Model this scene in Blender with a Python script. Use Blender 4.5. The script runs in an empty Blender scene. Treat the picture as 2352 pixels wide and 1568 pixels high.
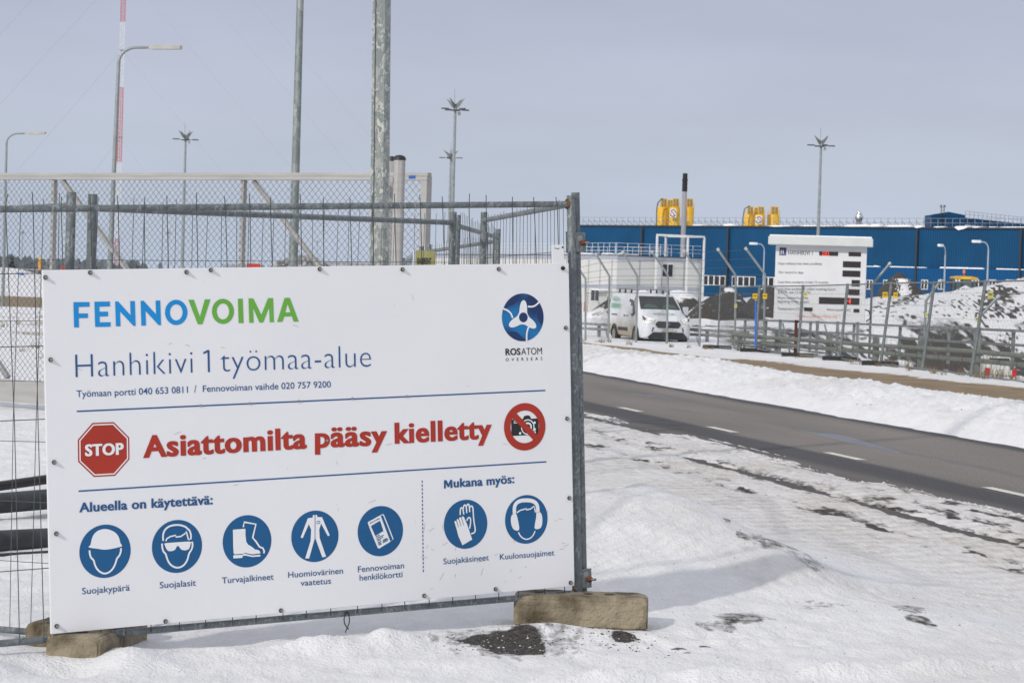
import bpy, bmesh, math, random
import numpy as np
from mathutils import Vector, Matrix
random.seed(7); RNG = np.random.default_rng(7)
R_ = math.radians

# ------------------------------------------------------------------ camera, sky, sun, exposure
SC = bpy.context.scene
F_PX, CX, CY, HOR, EYE, ROLL = 5200.0, 1176.0, 784.0, 643.0, 1.8, R_(1.72)
_p = math.atan((CY - HOR) / F_PX)
FWD = Vector((0, math.cos(_p), -math.sin(_p)))
_r0 = Vector((1, 0, 0)); _u0 = _r0.cross(FWD)
RGT = _r0 * math.cos(ROLL) + _u0 * math.sin(ROLL)
UPV = _u0 * math.cos(ROLL) - _r0 * math.sin(ROLL)
CAMP = Vector((0, 0, EYE))
cd = bpy.data.cameras.new('camera'); cam = bpy.data.objects.new('camera', cd); SC.collection.objects.link(cam)
cd.sensor_width = 36; cd.lens = F_PX / 2352 * 36; cd.clip_start = 0.1; cd.clip_end = 6000
cam.matrix_world = Matrix(((RGT.x, UPV.x, -FWD.x, 0), (RGT.y, UPV.y, -FWD.y, 0), (RGT.z, UPV.z, -FWD.z, EYE), (0, 0, 0, 1)))
cd.dof.use_dof = True; cd.dof.focus_distance = 10.0; cd.dof.aperture_fstop = 16.0
SC.camera = cam

SUN_EL, SUN_AZ = R_(29), R_(52)            # shadows travel toward (cos az, sin az)
to_sun = Vector((-math.cos(SUN_AZ) * math.cos(SUN_EL), -math.sin(SUN_AZ) * math.cos(SUN_EL), math.sin(SUN_EL)))
sl = bpy.data.lights.new('sun', 'SUN'); sun = bpy.data.objects.new('sun', sl); SC.collection.objects.link(sun)
sl.energy = 2.05; sl.angle = R_(1.5); sl.color = (1.0, 0.95, 0.87)
sun.rotation_euler = to_sun.to_track_quat('Z', 'Y').to_euler(); sun.location = (-20, -25, 30)

W = bpy.data.worlds.new('World'); SC.world = W; W.use_nodes = True
nt = W.node_tree; nt.nodes.clear()
def wn(t, **k):
    n = nt.nodes.new(t)
    for a, b in k.items(): setattr(n, a, b)
    return n
sky = wn('ShaderNodeTexSky', sky_type='NISHITA', sun_disc=False)
sky.sun_elevation = SUN_EL; sky.sun_rotation = math.atan2(to_sun.x, to_sun.y) % (2 * math.pi); sky.dust_density = 2.0
b1 = wn('ShaderNodeBackground'); b1.inputs[1].default_value = 0.08
nt.links.new(sky.outputs[0], b1.inputs[0])
tc = wn('ShaderNodeTexCoord'); sx = wn('ShaderNodeSeparateXYZ'); nt.links.new(tc.outputs['Generated'], sx.inputs[0])
mp = wn('ShaderNodeMapping'); mp.inputs['Scale'].default_value = (2.2, 2.2, 9.0); nt.links.new(tc.outputs['Generated'], mp.inputs[0])
nz = wn('ShaderNodeTexNoise'); nz.inputs['Scale'].default_value = 2.4; nz.inputs['Detail'].default_value = 5; nt.links.new(mp.outputs[0], nz.inputs[0])
rp = wn('ShaderNodeValToRGB'); nt.links.new(sx.outputs[2], rp.inputs[0])
e = rp.color_ramp.elements; e[0].position = 0.0; e[0].color = (.545, .625, .765, 1); e[1].position = .42; e[1].color = (.78, .80, .88, 1)
q = rp.color_ramp.elements.new(.06); q.color = (.55, .605, .73, 1)
q = rp.color_ramp.elements.new(.13); q.color = (.487, .510, .652, 1)
mr = wn('ShaderNodeMapRange'); mr.inputs[1].default_value = .25; mr.inputs[2].default_value = .75; mr.inputs[3].default_value = .915; mr.inputs[4].default_value = 1.065
nt.links.new(nz.outputs[0], mr.inputs[0])
mm = wn('ShaderNodeVectorMath', operation='SCALE'); nt.links.new(rp.outputs[0], mm.inputs[0]); nt.links.new(mr.outputs[0], mm.inputs[3])
b2 = wn('ShaderNodeBackground'); b2.inputs[1].default_value = 1.0; nt.links.new(mm.outputs[0], b2.inputs[0])
mx = wn('ShaderNodeMixShader'); mx.inputs[0].default_value = 0.88
nt.links.new(b1.outputs[0], mx.inputs[1]); nt.links.new(b2.outputs[0], mx.inputs[2])
wo = wn('ShaderNodeOutputWorld'); nt.links.new(mx.outputs[0], wo.inputs[0])
SC.view_settings.view_transform = 'Standard'; SC.view_settings.look = 'None'
SC.view_settings.exposure = 0.0; SC.view_settings.gamma = 1.0

# ------------------------------------------------------------------ measuring helpers
def ray(x, y): return FWD + RGT * ((x - CX) / F_PX) - UPV * ((y - CY) / F_PX)
def px(x, y, Y):                      # point of the place seen at photo position x, y at distance Y
    d = ray(x, y); return CAMP + d * (Y / d.y)
def gnd(x, y, z=0.0):
    d = ray(x, y); return CAMP + d * ((z - EYE) / d.z)
class Frame:
    def __init__(s, o, u, v, n): s.o, s.u, s.v, s.n = Vector(o), Vector(u).normalized(), Vector(v).normalized(), Vector(n).normalized()
    def pt(s, a, b, c=0.0): return s.o + s.u * a + s.v * b + s.n * c
    def uv(s, x, y, c=0.0):
        d = ray(x, y); o = s.o + s.n * c
        k = (o - CAMP).dot(s.n) / d.dot(s.n); p = CAMP + d * k - o
        return (p.dot(s.u), p.dot(s.v))
PV = 2352 / 3840
def zc(ox, oy, s): return lambda x, y: ((ox + x / s) * PV, (oy + y / s) * PV)

# ------------------------------------------------------------------ materials
MATS = {}
def hexl(r, g, b):
    f = lambda c: (c / 255 / 12.92) if c <= 10 else ((c / 255 + .055) / 1.055) ** 2.4
    return (f(r), f(g), f(b))
def mat(name, col, rough=.6, metal=0., var=.12, scale=6., bump=0., bscale=40., spec=.5, emit=None, stretch=(1, 1, 1), col2=None, thr=None):
    if name in MATS: return MATS[name]
    m = bpy.data.materials.new(name); m.use_nodes = True; t = m.node_tree; L = t.links.new
    P = t.nodes['Principled BSDF']; P.inputs['Roughness'].default_value = rough; P.inputs['Metallic'].default_value = metal
    P.inputs['Specular IOR Level'].default_value = spec
    c = t.nodes.new('ShaderNodeTexCoord'); g = t.nodes.new('ShaderNodeMapping'); g.inputs['Scale'].default_value = stretch
    L(c.outputs['Object'], g.inputs[0])
    n = t.nodes.new('ShaderNodeTexNoise'); n.inputs['Scale'].default_value = scale; n.inputs['Detail'].default_value = 6; L(g.outputs[0], n.inputs[0])
    r = t.nodes.new('ShaderNodeValToRGB'); L(n.outputs[0], r.inputs[0])
    lo = [max(0, k * (1 - var)) for k in col]; hi = [min(1, k * (1 + var)) for k in col]
    if col2: lo, hi = list(col), list(col2)
    r.color_ramp.elements[0].color = (*lo, 1); r.color_ramp.elements[1].color = (*hi, 1)
    a, b = thr or (.3, .7)
    r.color_ramp.elements[0].position = a; r.color_ramp.elements[1].position = b
    L(r.outputs[0], P.inputs['Base Color'])
    if bump:
        n2 = t.nodes.new('ShaderNodeTexNoise'); n2.inputs['Scale'].default_value = bscale; n2.inputs['Detail'].default_value = 5; L(g.outputs[0], n2.inputs[0])
        bp = t.nodes.new('ShaderNodeBump'); bp.inputs['Strength'].default_value = bump; bp.inputs['Distance'].default_value = .02
        L(n2.outputs[0], bp.inputs['Height']); L(bp.outputs[0], P.inputs['Normal'])
    if emit:
        P.inputs['Emission Color'].default_value = (*emit[0], 1); P.inputs['Emission Strength'].default_value = emit[1]
    MATS[name] = m; return m
def galv(name, dark=(.19, .21, .215), light=(.42, .44, .43), scale=22., stretch=(1, 1, .45), metal=.35, rough=.5):
    if name in MATS: return MATS[name]
    m = bpy.data.materials.new(name); m.use_nodes = True; t = m.node_tree; L = t.links.new
    P = t.nodes['Principled BSDF']; P.inputs['Metallic'].default_value = metal; P.inputs['Roughness'].default_value = rough
    c = t.nodes.new('ShaderNodeTexCoord'); g = t.nodes.new('ShaderNodeMapping'); g.inputs['Scale'].default_value = stretch; L(c.outputs['Object'], g.inputs[0])
    w = t.nodes.new('ShaderNodeTexNoise'); w.inputs['Scale'].default_value = scale * .7; w.inputs['Detail'].default_value = 3; L(g.outputs[0], w.inputs[0])
    ad = t.nodes.new('ShaderNodeMixRGB'); ad.blend_type = 'ADD'; ad.inputs[0].default_value = .22; L(g.outputs[0], ad.inputs[1]); L(w.outputs['Color'], ad.inputs[2])
    v = t.nodes.new('ShaderNodeTexVoronoi'); v.inputs['Scale'].default_value = scale; L(ad.outputs[0], v.inputs['Vector'])
    s = t.nodes.new('ShaderNodeSeparateColor'); L(v.outputs['Color'], s.inputs[0])
    r = t.nodes.new('ShaderNodeValToRGB'); L(s.outputs[0], r.inputs[0])
    r.color_ramp.elements[0].color = (*dark, 1); r.color_ramp.elements[1].color = (*light, 1); r.color_ramp.elements[0].position = .15; r.color_ramp.elements[1].position = 1.0
    k = r.color_ramp.elements.new(.72); k.color = (*[a * .72 + b * .28 for a, b in zip(dark, light)], 1)
    L(r.outputs[0], P.inputs['Base Color'])
    mrr = t.nodes.new('ShaderNodeMapRange'); mrr.inputs[3].default_value = rough - .12; mrr.inputs[4].default_value = rough + .15; L(s.outputs[1], mrr.inputs[0]); L(mrr.outputs[0], P.inputs['Roughness'])
    MATS[name] = m; return m

STEEL = galv('galvanised_steel', (.13, .15, .155), (.30, .325, .325), 40)
POLE = galv('spangled_steel', (.22, .25, .245), (.58, .58, .52), 26, (1, 1, .5), .25, .45)
LAMPST = mat('lamp_steel', (.27, .30, .30), .45, .3, .15, 3)
WIRE = mat('fence_wire', (.085, .095, .095), .5, .4, .3, 8)
ALU = mat('brushed_aluminium', (.40, .395, .378), .5, .15, .1, 5, stretch=(.3, .3, 3))
RUST = mat('rusty_steel', (.12, .035, .015), .9, 0, .5, 30)
BLACKP = mat('black_plastic', (.018, .018, .02), .5, 0, .3, 6, .1, 60)
PIPEM = mat('dusty_black_pipe', (.035, .04, .045), .65, 0, .45, 5, .15, 40, stretch=(.4, 2, 2))
WHITEP = mat('white_paint', (.76, .77, .78), .45, 0, .04, 3)
RED = mat('red_plastic', (.48, .03, .02), .5, 0, .1, 5)
YEL = mat('yellow_plastic', (.70, .45, .02), .5, 0, .12, 9)
PALEY = mat('pale_yellow_sign', (.62, .58, .20), .5, 0, .08, 9)
CONC = mat('brown_concrete', (.085, .066, .038), .9, 0, col2=(.31, .265, .185), thr=(.36, .60), scale=6., bump=1.0, bscale=38)
RUBBER = mat('black_rubber', (.025, .024, .022), .85, 0, .3, 9)
ASPH_DARK = (.055, .055, .058)

# ------------------------------------------------------------------ mesh building
ORG = {}
class MB:
    def __init__(s): s.v = []; s.f = []
    def add(s, vs, fs):
        b = len(s.v); s.v += [tuple(p) for p in vs]; s.f += [tuple(i + b for i in f) for f in fs]; return s
    def quad(s, *p): return s.add(p, [tuple(range(len(p)))])
    def obox(s, o, u, v, n, a, b, c):   # box spanned from corner ranges along axes
        P = [Vector(o) + u * i + v * j + n * k for k in c for j in b for i in a]
        return s.add(P, [(0, 2, 3, 1), (4, 5, 7, 6), (0, 1, 5, 4), (2, 6, 7, 3), (0, 4, 6, 2), (1, 3, 7, 5)])
    def box(s, x0, x1, y0, y1, z0, z1):
        return s.obox((0, 0, 0), Vector((1, 0, 0)), Vector((0, 1, 0)), Vector((0, 0, 1)), (x0, x1), (y0, y1), (z0, z1))
    def tube(s, pts, r, n=8, cap=True):
        pts = [Vector(p) for p in pts]; m = len(pts)
        rr = r if isinstance(r, (list, tuple)) else [r] * m
        V = []; up = None
        for i, p in enumerate(pts):
            d = (pts[min(i + 1, m - 1)] - pts[max(i - 1, 0)]).normalized()
            if up is None:
                up = Vector((0, 0, 1)) if abs(d.z) < .9 else Vector((1, 0, 0))
            a = d.cross(up).normalized(); b = a.cross(d).normalized(); up = b
            for k in range(n):
                t = 2 * math.pi * (k + .5) / n; V.append(p + (a * math.cos(t) + b * math.sin(t)) * rr[i])
        Fc = [(i * n + k, i * n + (k + 1) % n, (i + 1) * n + (k + 1) % n, (i + 1) * n + k) for i in range(m - 1) for k in range(n)]
        if cap: Fc += [tuple(range(n))[::-1], tuple((m - 1) * n + k for k in range(n))]
        return s.add(V, Fc)
    def bar(s, p, q, w, h, up=(0, 0, 1)):      # rectangular bar
        p, q = Vector(p), Vector(q); d = (q - p); l = d.length; d /= l
        up = Vector(up); a = d.cross(up).normalized(); b = a.cross(d).normalized()
        return s.obox(p, d, a, b, (0, l), (-w / 2, w / 2), (-h / 2, h / 2))
    def lathe(s, prof, c, n=16):               # profile (r, z) around vertical axis
        c = Vector(c); V = [c + Vector((r * math.cos(2 * math.pi * k / n), r * math.sin(2 * math.pi * k / n), z)) for r, z in prof for k in range(n)]
        m = len(prof)
        Fc = [(i * n + k, i * n + (k + 1) % n, (i + 1) * n + (k + 1) % n, (i + 1) * n + k) for i in range(m - 1) for k in range(n)]
        return s.add(V, Fc + [tuple(range(n))[::-1], tuple((m - 1) * n + k for k in range(n))])
    def prism(s, poly, fr, c0, c1):            # polygon (u, v) between two depths of a frame
        n = len(poly); area = sum(poly[i][0] * poly[(i + 1) % n][1] - poly[(i + 1) % n][0] * poly[i][1] for i in range(n))
        if area < 0: poly = poly[::-1]
        V = [fr.pt(a, b, c0) for a, b in poly] + [fr.pt(a, b, c1) for a, b in poly]
        return s.add(V, [tuple(range(n))[::-1], tuple(range(n, 2 * n))] + [(i, (i + 1) % n, n + (i + 1) % n, n + i) for i in range(n)])
    def build(s, name, m, parent=None, smooth=False, local=False, bevel=0):
        me = bpy.data.meshes.new(name)
        o = Vector((0, 0, 0)) if (local or parent is None) else ORG.get(parent.name, Vector((0, 0, 0)))
        me.from_pydata([(p[0] - o.x, p[1] - o.y, p[2] - o.z) for p in s.v], [], s.f); me.update()
        if bevel:
            b = bmesh.new(); b.from_mesh(me)
            bmesh.ops.remove_doubles(b, verts=b.verts, dist=1e-5)
            es = [x for x in b.edges if len(x.link_faces) == 2 and x.calc_face_angle(0) > .5]
            bmesh.ops.bevel(b, geom=es, offset=bevel, segments=2, affect='EDGES', profile=.6); b.to_mesh(me); b.free()
        if smooth:
            me.shade_smooth(); me.set_sharp_from_angle(angle=R_(38))
        me.materials.append(m)
        ob = bpy.data.objects.new(name, me); SC.collection.objects.link(ob)
        if parent: ob.parent = parent; ORG[ob.name] = o
        return ob
def tag(o, label=None, cat=None, group=None, kind=None):
    for k, v in (('label', label), ('category', cat), ('group', group), ('kind', kind)):
        if v: o[k] = v
    return o
def thing(name, label, cat, loc=(0, 0, 0), group=None):
    o = bpy.data.objects.new(name, None); SC.collection.objects.link(o); o.empty_display_size = .2
    o.location = loc; ORG[o.name] = Vector(loc); return tag(o, label, cat, group)
def dup(root, loc, rotz=0., scale=1., label=None, group=None):
    r = root.copy(); SC.collection.objects.link(r); r.location = loc; r.rotation_euler = (0, 0, rotz); r.scale = (scale,) * 3
    if label: r['label'] = label
    if group: r['group'] = group
    for ch in list(root.children):
        c = ch.copy(); SC.collection.objects.link(c); c.parent = r
        for g in list(ch.children):
            d = g.copy(); SC.collection.objects.link(d); d.parent = c
    return r

# lettering: outlines of the built-in face, fitted between two baseline points
_tc = {}
def text_mesh(body, off=0., sp=1.):
    k = (body, off, sp)
    if k in _tc: return _tc[k]
    c = bpy.data.curves.new('lettering', 'FONT'); c.body = body; c.offset = off; c.space_character = sp; c.resolution_u = 4
    o = bpy.data.objects.new('lettering', c); SC.collection.objects.link(o)
    dg = bpy.context.evaluated_depsgraph_get(); me = bpy.data.meshes.new_from_object(o.evaluated_get(dg))
    vs = [tuple(v.co) for v in me.vertices]; fs = [tuple(p.vertices) for p in me.polygons]
    bpy.data.objects.remove(o); bpy.data.curves.remove(c); bpy.data.meshes.remove(me)
    _tc[k] = (vs, fs); return vs, fs
def letters(mb, body, fr, a, b, cap, c, off=0., sp=1., h=None, bold=0.):
    if bold:
        dd = (Vector((b[0], b[1])) - Vector((a[0], a[1]))).normalized() * bold * cap
        for i, k in enumerate((-1, 0, 1)): letters(mb, body, fr, (a[0] + dd.x * (1 + k), a[1] + dd.y * (1 + k)), (b[0] - dd.x * (1 - k), b[1] - dd.y * (1 - k)), cap, c + .0002 * i, off, sp, h)
        return
    vs, fs = text_mesh(body, off, sp); hv, _ = text_mesh('H', off)
    x0 = min(v[0] for v in vs); x1 = max(v[0] for v in vs); y0 = min(v[1] for v in hv); y1 = max(v[1] for v in hv)
    a, b = Vector((a[0], a[1])), Vector((b[0], b[1])); d = b - a; L = d.length; d /= L; e = Vector((-d.y, d.x)) if h is None else Vector(h)
    P = []
    for v in vs:
        w = a + d * ((v[0] - x0) / (x1 - x0) * L) + e * ((v[1] - y0) / (y1 - y0) * cap)
        P.append(fr.pt(w.x, w.y, c))
    mb.add(P, fs)
def stroke(mb, pts, w, fr, c, closed=False):
    P = [Vector(p) for p in pts]; n = len(P); L = []; Rr = []
    for i in range(n):
        a = P[(i - 1) % n] if (closed or i) else P[i]; b = P[(i + 1) % n] if (closed or i < n - 1) else P[i]
        d = (b - a).normalized(); nn = Vector((-d.y, d.x))
        L.append(P[i] + nn * w / 2); Rr.append(P[i] - nn * w / 2)
    V = [fr.pt(p.x, p.y, c) for p in L] + [fr.pt(p.x, p.y, c) for p in Rr]
    m = n if closed else n - 1
    mb.add(V, [(n + i, n + (i + 1) % n, (i + 1) % n, i) for i in range(m)])
def poly(mb, pts, fr, c):
    n = len(pts); area = sum(pts[i][0] * pts[(i + 1) % n][1] - pts[(i + 1) % n][0] * pts[i][1] for i in range(n))
    if area < 0: pts = pts[::-1]
    mb.quad(*[fr.pt(a, b, c) for a, b in pts])
def disc(mb, cu, cv, r, fr, c, n=48): poly(mb, [(cu + r * math.cos(2 * math.pi * k / n), cv + r * math.sin(2 * math.pi * k / n)) for k in range(n)], fr, c)
def smooth_pts(pts, it=2, closed=False):
    for _ in range(it):
        n = len(pts); out = [] if closed else [pts[0]]
        for i in range(n if closed else n - 1):
            a, b = pts[i], pts[(i + 1) % n]
            out += [(a[0] * .75 + b[0] * .25, a[1] * .75 + b[1] * .25), (a[0] * .25 + b[0] * .75, a[1] * .25 + b[1] * .75)]
        pts = out + ([] if closed else [pts[-1]])
    return pts

# ------------------------------------------------------------------ ground
def _hash(i, j, s):
    h = (i.astype(np.int64) * 374761393 + j.astype(np.int64) * 668265263 + s * 974711) & 0x7fffffff
    h = ((h ^ (h >> 13)) * 1274126177) & 0x7fffffff
    return ((h ^ (h >> 16)) & 0xffff) / 65535.0
def vnoise(x, y, s=0):
    i = np.floor(x); j = np.floor(y); fx = x - i; fy = y - j; fx = fx * fx * (3 - 2 * fx); fy = fy * fy * (3 - 2 * fy)
    a = _hash(i, j, s); b = _hash(i + 1, j, s); c = _hash(i, j + 1, s); d = _hash(i + 1, j + 1, s)
    return (a * (1 - fx) + b * fx) * (1 - fy) + (c * (1 - fx) + d * fx) * fy
def fbm(x, y, s=0, o=4):
    r = 0; a = .5; t = 0
    for k in range(o): r = r + a * vnoise(x * 2 ** k + 17.3 * k, y * 2 ** k - 9.1 * k, s + k); t += a; a *= .5
    return r / t
def sst(a, b, x): t = np.clip((x - a) / (b - a), 0, 1); return t * t * (3 - 2 * t)
A_ = np.array((-.2375, .9714)); N_ = np.array((.9714, .2375)); C0 = np.array((2.67, 28.4))   # road: along, across, centre line point
def nt_of(X, Y): return (X - C0[0]) * N_[0] + (Y - C0[1]) * N_[1], (X - C0[0]) * A_[0] + (Y - C0[1]) * A_[1]
def gaus(X, Y, x, y, a, b): return np.exp(-(((X - x) / a) ** 2 + ((Y - y) / b) ** 2))

def terrain(X, Y):
    n, t = nt_of(X, Y)
    big = fbm(X * .35, Y * .35, 3) - .5; mid = fbm(X * 1.6, Y * 1.2, 5) - .5; fine = fbm(X * 6, Y * 5, 9, 3) - .5
    lump = np.abs(fbm(X * 4.2, Y * 3.2, 21, 4) - .5)
    near = sst(60, 25, Y)
    # left / foreground side
    q_ = sst(-.2, -1.2, X); plate = (.185 - .02 * q_) * sst(-3.1, -5.0, n) * (sst(17, 12.3, Y) * (1 - q_) + sst(12.4, 10.4, Y) * q_)
    zl = plate + .02 + .05 * big * near + .026 * mid * near + .017 * fine * near + .010 * (fbm(X * 5 + Y * 1.5, Y * 14, 13, 4) - .5) * near
    # wind ripples in front of the sign
    zl += .006 * np.sin((X * .5 + Y * 1.0 + mid * 1.4) * 9) * sst(-4.6, -5.6, n) * near
    # snow heap behind the right hand post
    zl += .34 * gaus(X + .25 * mid, Y + .5 * mid, .45, 14.1, 1.05, 1.35) ** (1.0 + .35 * mid) + .12 * gaus(X, Y, 1.15, 13.5, .42, .8) + .10 * gaus(X, Y, 1.55, 12.6, .3, .6)
    zl += .10 * gaus(X, Y, .9, 14.6, .25, .5) * (1 + 2 * mid)
    # drift against the blocks and under the bottom rail
    zl += .055 * gaus(X, Y, .22, 10.22, .26, .12) + .055 * gaus(X, Y - .40 * (X + .75), -.75, 9.72, .55, .13) * (1 + 1.6 * fine)
    zl += .045 * gaus(X, Y, -1.52, 9.25, .12, .2) - .05 * gaus(X, Y, -1.78, 9.08, .16, .16) + .05 * gaus(X, Y, -2.1, 8.98, .14, .14)
    # ridge left by a wheel in the foreground
    rd = Y - (8.98 + .42 * (X - .2) + .06 * np.sin(X * 3)); zl += (.03 * np.exp(-(rd / .07) ** 2) - .018 * np.exp(-((rd + .16) / .12) ** 2)) * sst(-.4, .5, X) * (1 + 2 * fine)
    for c_, w0 in ((.72, .11), (1.02, .11), (2.15, .13), (2.5, .13)):
        d_ = (Y - (8.98 + .42 * (X - .2) + .05 * np.sin(X * 2 + c_))) - c_; al = X * .92 + Y * .39
        zl += (-.011 + .005 * np.sin(al * 52)) * np.exp(-(d_ / w0) ** 4) * sst(.0, .8, X) * (.4 + .6 * sst(.35, .6, fbm(X * 1.1, Y * 1.1, 37)))
    # near lane: packed snow with wheel ruts worn to the asphalt
    lane = sst(-3.5, -2.9, n) * sst(-.55, -.95, n)
    edge = .14 * (fbm(t * .8, n * 1.2, 31) - .5) + .16 * (fbm(t * 4, n * 7, 33, 4) - .5)
    grain = fbm(t * 3.2, n * 11, 34, 4) - .5; grain2 = fbm(t * 1.1, n * 5, 35, 4) - .5
    snow = .026 + .012 * mid + .018 * grain + .020 * grain2
    nn = n + edge
    rut = lambda c, w: np.exp(-((nn - c) / w) ** 2)
    fade = sst(.32, .58, fbm(t * .55 + 3, n * 1.5, 41))
    patch = sst(.50, .66, fbm(t * 1.7 + 9, n * 2.6, 43, 4))
    snow = snow - .050 * rut(-1.92, .11) * (.45 + .55 * fade) * (.45 + .55 * sst(3, -3, t)) - .020 * rut(-2.55, .17) * patch - .045 * rut(-1.14, .09) * sst(-3, 2, t) * (.3 + .7 * fade)
    snow = snow - .07 * sst(-.98, -.74, nn) - .035 * sst(-1.5, -.9, nn) * sst(.45, .6, fbm(t * .5, n * 3, 45, 4))
    snow = np.where(t > 0, snow - .045 * sst(-2.9, -2.2, n) * sst(0, 8, t) * sst(.42, .58, fbm(t * .9, n * 4, 47, 4)), snow)
    snow = snow + .006 * np.sin(t * 26 + 3 * grain2) * sst(-2.9, -2.6, n) * sst(-1.1, -1.4, n)
    zl = np.where(n > -3.5, zl * (1 - lane) + snow * lane, zl)
    # right side: ploughed bank, path, verge, slope
    fall = np.clip(.05 - .008 * (Y - 46), -.5, .09)
    e2 = .25 * (fbm(X * .9, Y * .5, 51) - .5) + .12 * (fbm(X * 5, Y * 2.4, 53, 3) - .5)
    m2 = n + e2
    bank = sst(2.72, 3.3, m2) * .16 + sst(3.0, 4.2, m2) * .20 - sst(4.6, 6.9, m2) * .32
    zr = -.03 + bank * (1 + .5 * (fbm(X * .8, Y * .4, 55) - .5)) + sst(4, 8, n) * fall
    zr += sst(2.9, 3.6, n) * sst(7.2, 6.2, n) * (.20 * lump - .02 + .09 * np.abs(fbm(X * 10, Y * 7, 23, 3) - .5)) + sst(9.2, 10.2, n) * .06 * (1 + mid) * sst(90, 70, Y)
    zr += sst(12.5, 15.5, n) * (-.5 - fall) 
    pit = sst(10.6, 14.5, n) * sst(9, 14, X - .10 * (Y - 60)) * sst(45, 56, Y)
    zr += -2.6 * pit * sst(139, 121, Y)
    up = sst(17, 24, X) * sst(112, 142, Y)
    zr += 1.45 * up + sst(15, 40, n) * sst(70, 120, Y) * .45 * big - .6 * sst(165, 210, Y) * sst(13, 17, n)
    zr += 2.0 * gaus(X, Y, 36, 150, 8, 14)
    z = np.where(n > .5, zr, zl)
    road = sst(-.85, -.6, n) * sst(2.85, 2.6, n); z = np.where((n > -.7) & (n < 2.7), -.05, z)
    z = z + gaus(X, Y, -34, 150, 5, 12) * 1.6
    return z

def inside(P, X, Y):
    r = np.zeros(X.shape, bool); n = len(P)
    if X.max() < P[:, 0].min() or X.min() > P[:, 0].max(): return r * 1.
    for i in range(n):
        (x1, y1), (x2, y2) = P[i], P[(i + 1) % n]
        if y1 != y2: r ^= ((y1 > Y) != (y2 > Y)) & (X < (x2 - x1) * (Y - y1) / (y2 - y1) + x1)
    return r * 1.
def hit(x, y, y0=60., y1=400.):       # where the sight line through a photo position meets the ground
    d = ray(x, y); Ys = np.linspace(y0, y1, 1400); k = Ys / d.y; Xs = d.x * k; Zs = EYE + d.z * k; g = terrain(Xs, Ys) > Zs
    i = int(np.argmax(g)) if g.any() else len(Ys) - 1
    return (Xs[i], Ys[i])
zR = zc(3280, 980, 3.92)
SOIL_POLYS = [np.array([hit(*zR(x, y), 112.) for x, y in P_]) for P_ in (
    [(1650, 400), (1960, 370), (2085, 395), (2060, 480), (2080, 540), (2050, 680), (1860, 760), (1590, 800), (1400, 745), (1290, 840), (1400, 700), (1600, 590), (1610, 500)],
    [(870, 815), (1100, 670), (1570, 430), (1580, 455), (1110, 690), (880, 835)], [(1000, 760), (1560, 480), (1575, 500), (1010, 775)],
    [(0, 770), (350, 560), (720, 470), (850, 480), (560, 560), (420, 610), (340, 690), (430, 600), (260, 590), (10, 790)])]
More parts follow.
